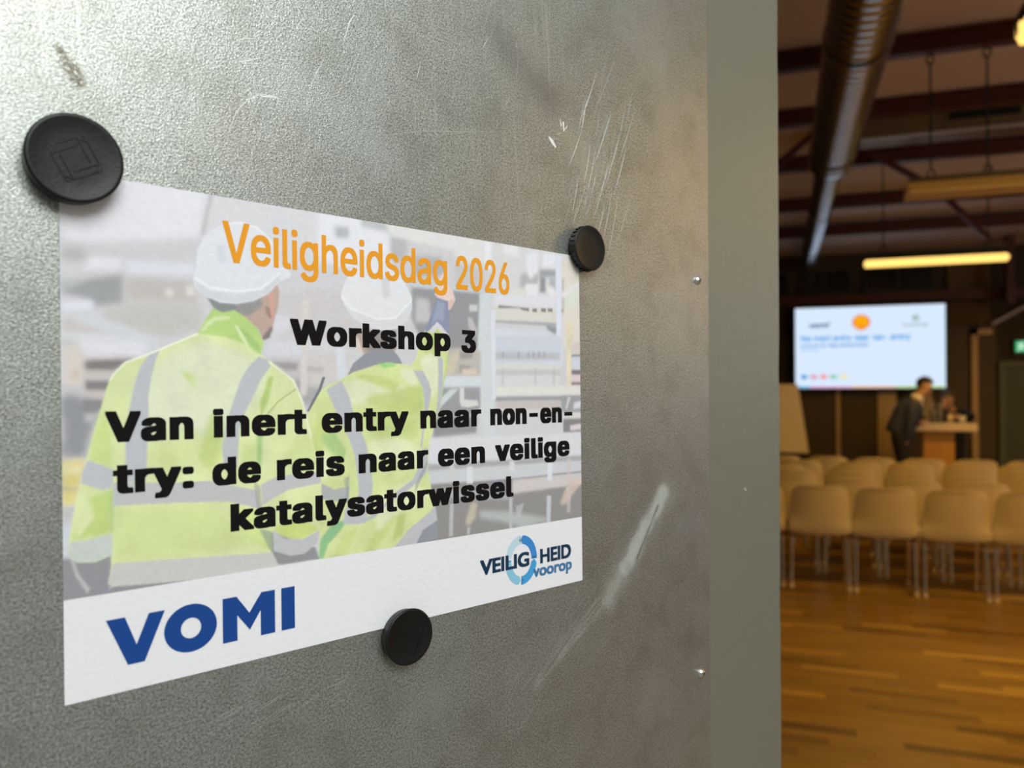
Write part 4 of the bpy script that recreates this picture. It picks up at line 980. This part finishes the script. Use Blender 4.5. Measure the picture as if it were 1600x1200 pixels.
# ------------------------------------------------------------------ chairs
def chair_template():
    t = empty('shell_chair'); nu, nv = 14, 22
    prof = [(.235, .405), (.232, .435), (.19, .452), (.12, .448), (.04, .436), (-.05, .424), (-.12, .418), (-.17, .432), (-.195, .475), (-.203, .53), (-.213, .57), (-.222, .61), (-.232, .66), (-.243, .71), (-.253, .76), (-.260, .80), (-.268, .825), (-.275, .832)]
    wid = [.185, .20, .208, .215, .222, .228, .231, .231, .230, .229, .227, .224, .220, .216, .211, .204, .193, .183]
    bm = bmesh.new(); G = []
    for i, ((y, z), w_) in enumerate(zip(prof, wid)):
        row = []
        for j in range(nu + 1):
            u = -1 + 2 * j / nu; f = i / (len(prof) - 1)
            back = min(1, max(0, (z - .43) / .15)) if i > 6 else 0
            dz = .030 * abs(u) ** 3 * (1 - back) - (.022 * abs(u) ** 6 if i >= 15 else 0); dy = .065 * abs(u) ** 2.5 * back
            row.append(bm.verts.new((u * w_, y + dy, z + dz)))
        G.append(row)
    for a, b in zip(G, G[1:]):
        for j in range(nu): bm.faces.new((a[j], a[j + 1], b[j + 1], b[j]))
    # rolled rim and thickness
    me = bpy.data.meshes.new('seat_shell'); bmesh.ops.recalc_face_normals(bm, faces=bm.faces); bm.to_mesh(me); bm.free()
    o = link_mesh('seat_shell', me, M['shell'], t, smooth=True)
    md = o.modifiers.new('thick', 'SOLIDIFY'); md.thickness = .008; md.offset = 0; bv = o.modifiers.new('round', 'BEVEL'); bv.width = .003; bv.segments = 2; bv.limit_method = 'ANGLE'
    for sx__ in (-1, 1):
        for fy, y0, y1 in ((0, .15, .19), (1, -.14, -.19)):
            l = TB('leg', M['chrome'], t, [(sx__ * .205, y0, .40), (sx__ * .208, y0 + (y1 - y0) * .4, .25), (sx__ * .212, y1, .022)], .0115, 10)
            bm = bmesh.new(); lathe(bm, [(0, 0), (.015, 0), (.018, .010), (.016, .028), (.0115, .034), (0, .034)], 12, org=(sx__ * .212, y1, 0)); fin('foot_glide', bm, M['tube_off'], l, smooth=True)
        TB('side_rail', M['chrome'], t, [(sx__ * .205, .155, .395), (sx__ * .203, .145, .405), (sx__ * .203, -.135, .405), (sx__ * .205, -.145, .395)], .0115, 10)
        bm = bmesh.new(); tube(bm, [(sx__ * (.205 + .020 * math.cos(a)), -.125, .372 + .018 * math.sin(a)) for a in np.linspace(0, 2 * math.pi, 11)], .005, 6); fin('linking_hook', bm, M['chrome'], t, smooth=True)
    TB('crossbar', M['chrome'], t, [(-.203, .13, .400), (.203, .13, .400)], .009, 8); TB('crossbar', M['chrome'], t, [(-.203, .03, .404), (.203, .03, .404)], .009, 8)
    return t
proto = chair_template(); used = False
rows = [(6.50 + .27, 'front row', [-.195, .29, .765, 1.245, 1.72, 2.20]), (7.08 + .27, 'second row', [-.40, .09, .575, 1.05, 1.53, 2.02]),
        (7.66 + .27, 'third row', [-.38, .11, .61, 1.10, 1.575, 2.06]), (8.24 + .27, 'fourth row', [-.46, .03, .67, 1.19, 1.70, 2.19]),
        (8.82 + .27, 'fifth row', [-.30, .20, .78, 1.27, 1.78, 2.27]), (9.36 + .27, 'back row', [-.50, .01, .505, .99, 1.475, 1.975, 2.47])]
PL = ['mostly behind the door edge', 'first right of the door edge', 'second right of the door edge', 'third right of the door edge', 'fourth right of the door edge', 'fifth right of the door edge', 'sixth right of the door edge']
for ri, (y, rl, xs) in enumerate(rows):
    for ci, x in enumerate(xs):
        o = proto if not used else copy_tree(proto); used = True
        o.location = (x, y + random.uniform(-.012, .012), 0); o.rotation_euler = (0, 0, random.uniform(-.012, .012))
        tag(o, 'cream shell chair on chrome legs, %s, %s' % (rl, PL[ci]), 'chair', 'cream shell chairs in rows facing the stage')

# ------------------------------------------------------------------ high desk with bottles, two people
dz_ = .2
dk2 = empty('high_desk', (1.85, 10.70, dz_), label='high wooden desk on the stage between the two people', cat='desk')
BX('desk_top', mat('pale_desk_top', (.75, .62, .50), .4), dk2, -.36, .36, -.26, .26, .885, .975, bev=.008); BX('pedestal', M['desk_wood'], dk2, -.20, .14, -.14, .14, 0, .885, bev=.005)
def bottle(x, y, h, r, label, mt):
    bm = bmesh.new(); lathe(bm, [(0, 0), (r * .9, 0), (r, .01), (r, h * .58), (r * .85, h * .68), (r * .36, h * .80), (r * .34, h * .92), (0, h * .92)], 20)
    t = empty('bottle', (x, y, dz_ + .976), label=label, cat='bottle', group='bottles on the high desk'); fin('bottle_body', bm, mt, t, smooth=True)
    bm = bmesh.new(); lathe(bm, [(0, h * .90), (r * .42, h * .90), (r * .42, h), (0, h)], 16); fin('bottle_cap', bm, M['white_rail'], t)
bottle(1.76, 10.58, .25, .036, 'taller grey bottle on the high desk beside the bending man', M['bottle']); bottle(1.845, 10.64, .23, .034, 'second grey bottle on the high desk, beside the taller one', M['bottle'])
bm = bmesh.new(); lathe(bm, [(0, 0), (.026, 0), (.032, .11), (.030, .11), (.024, .006), (0, .006)], 20)
g = fin('drinking_glass', bm, M['tube_off'], None, smooth=True); g.location = (1.95, 10.60, dz_ + .976); tag(g, 'small drinking glass on the high desk in front of the seated woman', 'glass')
def skin(name, V, E, R, mt, parent=None, root=0, lv=2):
    me = bpy.data.meshes.new(name); me.from_pydata([Vector(v) for v in V], E, []); o = link_mesh(name, me, mt, parent)
    md = o.modifiers.new('skin', 'SKIN'); md.use_smooth_shade = True
    for i, r in enumerate(R):
        rr = r if isinstance(r, tuple) else (r, r); me.skin_vertices[0].data[i].radius = rr; me.skin_vertices[0].data[i].use_root = (i == root)
    s = o.modifiers.new('sub', 'SUBSURF'); s.levels = lv; s.render_levels = lv
    dg = bpy.context.evaluated_depsgraph_get(); ev = o.evaluated_get(dg); m2 = bpy.data.meshes.new_from_object(ev); o.modifiers.clear(); o.data = m2
    for p in m2.polygons: p.use_smooth = True
    return o
def person(name_label, base, J, hairmat, topmat, legmat, hair_long, collar=True):
    """J: joint positions relative to base"""
    t = empty('person', base, label=name_label, cat='person')
    j = {k: Vector(v) for k, v in J.items()}
    keys = ['hip', 'waist', 'chest', 'neck', 'head0', 'head1', 'head2', 'shL', 'elL', 'wrL', 'shR', 'elR', 'wrR', 'hiL', 'knL', 'anL', 'toL', 'hiR', 'knR', 'anR', 'toR']
    rad = {'hip': .13, 'waist': .12, 'chest': .14, 'neck': .052, 'head0': .060, 'head1': .086, 'head2': .066, 'shL': .055, 'elL': .040, 'wrL': .026, 'shR': .055, 'elR': .040, 'wrR': .026, 'hiL': .085, 'knL': .058, 'anL': .038, 'toL': .035, 'hiR': .085, 'knR': .058, 'anR': .038, 'toR': .035}
    hd = (j['head'] - j['neck']).normalized(); fc = j['face'].normalized(); fc = (fc - hd * fc.dot(hd)).normalized(); j['head0'] = j['head'] - hd * .066 + fc * .022; j['head1'] = j['head'] + hd * .0; j['head2'] = j['head'] + hd * .075
    ix = {k: i for i, k in enumerate(keys)}
    E = [(ix[a], ix[b]) for a, b in (('hip', 'waist'), ('waist', 'chest'), ('chest', 'neck'), ('neck', 'head0'), ('head0', 'head1'), ('head1', 'head2'), ('chest', 'shL'), ('shL', 'elL'), ('elL', 'wrL'), ('chest', 'shR'), ('shR', 'elR'), ('elR', 'wrR'), ('hip', 'hiL'), ('hiL', 'knL'), ('knL', 'anL'), ('anL', 'toL'), ('hip', 'hiR'), ('hiR', 'knR'), ('knR', 'anR'), ('anR', 'toR'))]
    V = [j[k] for k in keys]; R = [rad[k] * (.55 if k in ('hip', 'waist', 'chest', 'shL', 'shR', 'hiL', 'hiR') else .8 if k[:2] in ('el', 'kn', 'an') else .92) for k in keys]
    # palm and fingers of both hands
    for s in 'LR':
        w_, e_ = j['wr' + s], j['el' + s]; d = (w_ - e_).normalized(); side = d.cross(Vector((0, 1, .3))).normalized(); nrm = side.cross(d).normalized()
        if 'hd' + s in j: d = j['hd' + s].normalized()
        p0 = len(V); V.append(w_ + d * .055); R.append(.030); E.append((ix['wr' + s], p0))
        for q in range(4):
            a_ = w_ + d * .09 + side * (-.027 + .018 * q); ln = (.030, .036, .033, .025)[q]
            V += [a_, a_ + d * ln - nrm * .006, a_ + d * (ln * 1.7) - nrm * .022]; k0 = len(V) - 3; R += [.0095, .0085, .007]; E += [(p0, k0), (k0, k0 + 1), (k0 + 1, k0 + 2)]
        a_ = w_ + d * .035 + side * -.034; V += [a_, a_ + d * .03 - side * .016]; R += [.011, .009]; E += [(p0, len(V) - 2), (len(V) - 2, len(V) - 1)]
    skin('body', V, E, R, M['skin'], t)
    j['neck2'] = j['chest'].lerp(j['neck'], .72); hem = j['hip'] + (j['hip'] - j['waist']).normalized() * .06
    skin('jacket', [hem, j['hip'], j['waist'], j['chest'], j['neck2']], [(0, 1), (1, 2), (2, 3), (3, 4)], [(.15, .17), (.155, .175), (.14, .16), (.15, .19), (.085, .085)], topmat, t)
    for s in 'LR':
        sh, el, wr = j['sh' + s], j['el' + s], j['wr' + s]; c0 = j['chest'].lerp(sh, .55) + hd * .03
        skin('sleeve', [c0, sh, sh.lerp(el, .5), el, el.lerp(wr, .93)], [(0, 1), (1, 2), (2, 3), (3, 4)], [.07, .082, .070, .060, .042], topmat, t)
        hp = j['hi' + s] + Vector((0, 0, .08)); skin('trouser_leg', [hp, j['hi' + s], j['hi' + s].lerp(j['kn' + s], .5), j['kn' + s], j['an' + s] + Vector((0, 0, .02))], [(0, 1), (1, 2), (2, 3), (3, 4)], [.105, .115, .10, .080, .068], legmat, t)
    for s in 'LR':
        a_, b_ = j['an' + s], j['to' + s]; skin('shoe', [a_ + Vector((0, 0, -.02)), a_.lerp(b_, .5) + Vector((0, 0, -.005)), b_ + (b_ - a_).normalized() * .03], [(0, 1), (1, 2)], [.046, .042, .036], M['black'], t)
    # face: nose, eyes, ears; hair cap
    f = j['face'].normalized(); f = (f - hd * f.dot(hd)).normalized(); sd = hd.cross(f).normalized(); H = j['head']
    bm = bmesh.new(); nb = [H + f * .064 + hd * .012, H + f * .092 - hd * .022 , H + f * .060 - hd * .034 + sd * .016, H + f * .060 - hd * .034 - sd * .016]; vs = [bm.verts.new(p) for p in nb]
    for q in ((0, 1, 2), (0, 3, 1), (1, 3, 2), (0, 2, 3)): bm.faces.new([vs[i] for i in q])
    fin('nose', bm, M['skin'], t)
    for s in (-1, 1):
        bm = bmesh.new(); bmesh.ops.create_uvsphere(bm, u_segments=8, v_segments=6, radius=.010, matrix=Matrix.Translation(H + f * .064 + sd * s * .028 + hd * .010)); fin('eye', bm, M['black'], t, smooth=True)
        bm = bmesh.new(); bmesh.ops.create_uvsphere(bm, u_segments=8, v_segments=6, radius=.022, matrix=Matrix.Translation(H + sd * s * .072 - f * .005) @ Matrix.Scale(.5, 4, sd)); fin('ear', bm, M['skin'], t, smooth=True)
    bm = bmesh.new(); BO = Matrix((sd, f, hd)).transposed().to_4x4(); BO.translation = H - f * .014 + hd * .022
    bmesh.ops.create_uvsphere(bm, u_segments=24, v_segments=16, radius=.090, matrix=Matrix.Identity(4))
    dl = [v for v in bm.verts if (v.co.z < -.012 and v.co.y > -.02) or (v.co.y > .028 and v.co.z < .050) or v.co.z < (-.10 if hair_long else -.075)]
    bmesh.ops.delete(bm, geom=dl, context='VERTS'); 
    for v in bm.verts: v.co.x *= .90; v.co.y *= 1.02; v.co += v.co.normalized() * .004 * math.sin(v.co.x * 160 + v.co.y * 90)
    bmesh.ops.transform(bm, matrix=BO, verts=bm.verts); o = fin('hair', bm, hairmat, t, smooth=True); sm_ = o.modifiers.new('t', 'SOLIDIFY'); sm_.thickness = .01
    if collar:
        nk = j['neck2'].lerp(j['neck'], .35); bm = bmesh.new(); tube(bm, [nk - hd * .02, nk + hd * .03], [.074, .062], 16, False); fin('shirt_collar', bm, M['shirt'], t, smooth=True)
        ch = j['chest']; bm = bmesh.new(); P_ = [nk + f * .06 + sd * .03, nk + f * .06 - sd * .03, ch + f * .165 - sd * .005, ch + f * .165 + sd * .005]; bm.faces.new([bm.verts.new(p) for p in P_]); o = fin('shirt_front', bm, M['shirt'], t); q = o.modifiers.new('t', 'SOLIDIFY'); q.thickness = .02
    return t
person('man in a navy suit bending forward at the high desk', (1.35, 10.08, dz_),
    dict(hip=(-.02, 0, .90), waist=(.02, 0, 1.02), chest=(.10, 0, 1.17), neck=(.185, -.01, 1.32), head=(.245, -.01, 1.425), face=(1, -.25, -.25), shL=(.10, -.17, 1.20), elL=(.06, -.19, .97), wrL=(.02, -.16, .76), shR=(.12, .15, 1.20), elR=(.06, .22, 1.04), wrR=(.24, .31, .995), hdR=(.6, .7, -.1),
         hiL=(-.03, -.09, .84), knL=(.02, -.11, .46), anL=(-.06, -.11, .075), toL=(.07, -.12, .035), hiR=(-.01, .09, .84), knR=(.06, .10, .46), anR=(.02, .10, .075), toR=(.15, .10, .035)), M['hair'], M['navy'], M['blackcloth'], False)
person('woman in dark clothes leaning behind the high desk, hand at her face', (2.11, 11.50, dz_),
    dict(hip=(.04, .12, .84), waist=(.03, .06, .93), chest=(.02, -.06, 1.05), neck=(-.02, -.13, 1.17), head=(-.05, -.17, 1.265), face=(-.75, -.75, -.1), shL=(.16, -.06, 1.06), elL=(.20, -.30, 1.03), wrL=(.05, -.42, 1.03), shR=(-.12, -.11, 1.05), elR=(-.17, -.36, 1.035), wrR=(-.12, -.30, 1.15), hdR=(.2, .5, 1), hdL=(-1, -.2, .1),
         hiL=(.09, .06, .80), knL=(.10, .04, .44), anL=(.10, .08, .075), toL=(.10, -.05, .035), hiR=(-.07, .06, .80), knR=(-.08, .04, .44), anR=(-.08, .08, .075), toR=(-.08, -.05, .035)), M['hair_grey'], M['blackcloth'], M['blackcloth'], True, False)
bm = bmesh.new(); lathe(bm, [(0, 0), (.030, 0), (.040, .085), (.037, .085), (.028, .006), (0, .006)], 20)
g = fin('cup', bm, M['shirt'], None, smooth=True); g.location = (2.10, 10.70, dz_ + .976); tag(g, 'white cup on the right end of the high desk by the woman', 'cup')
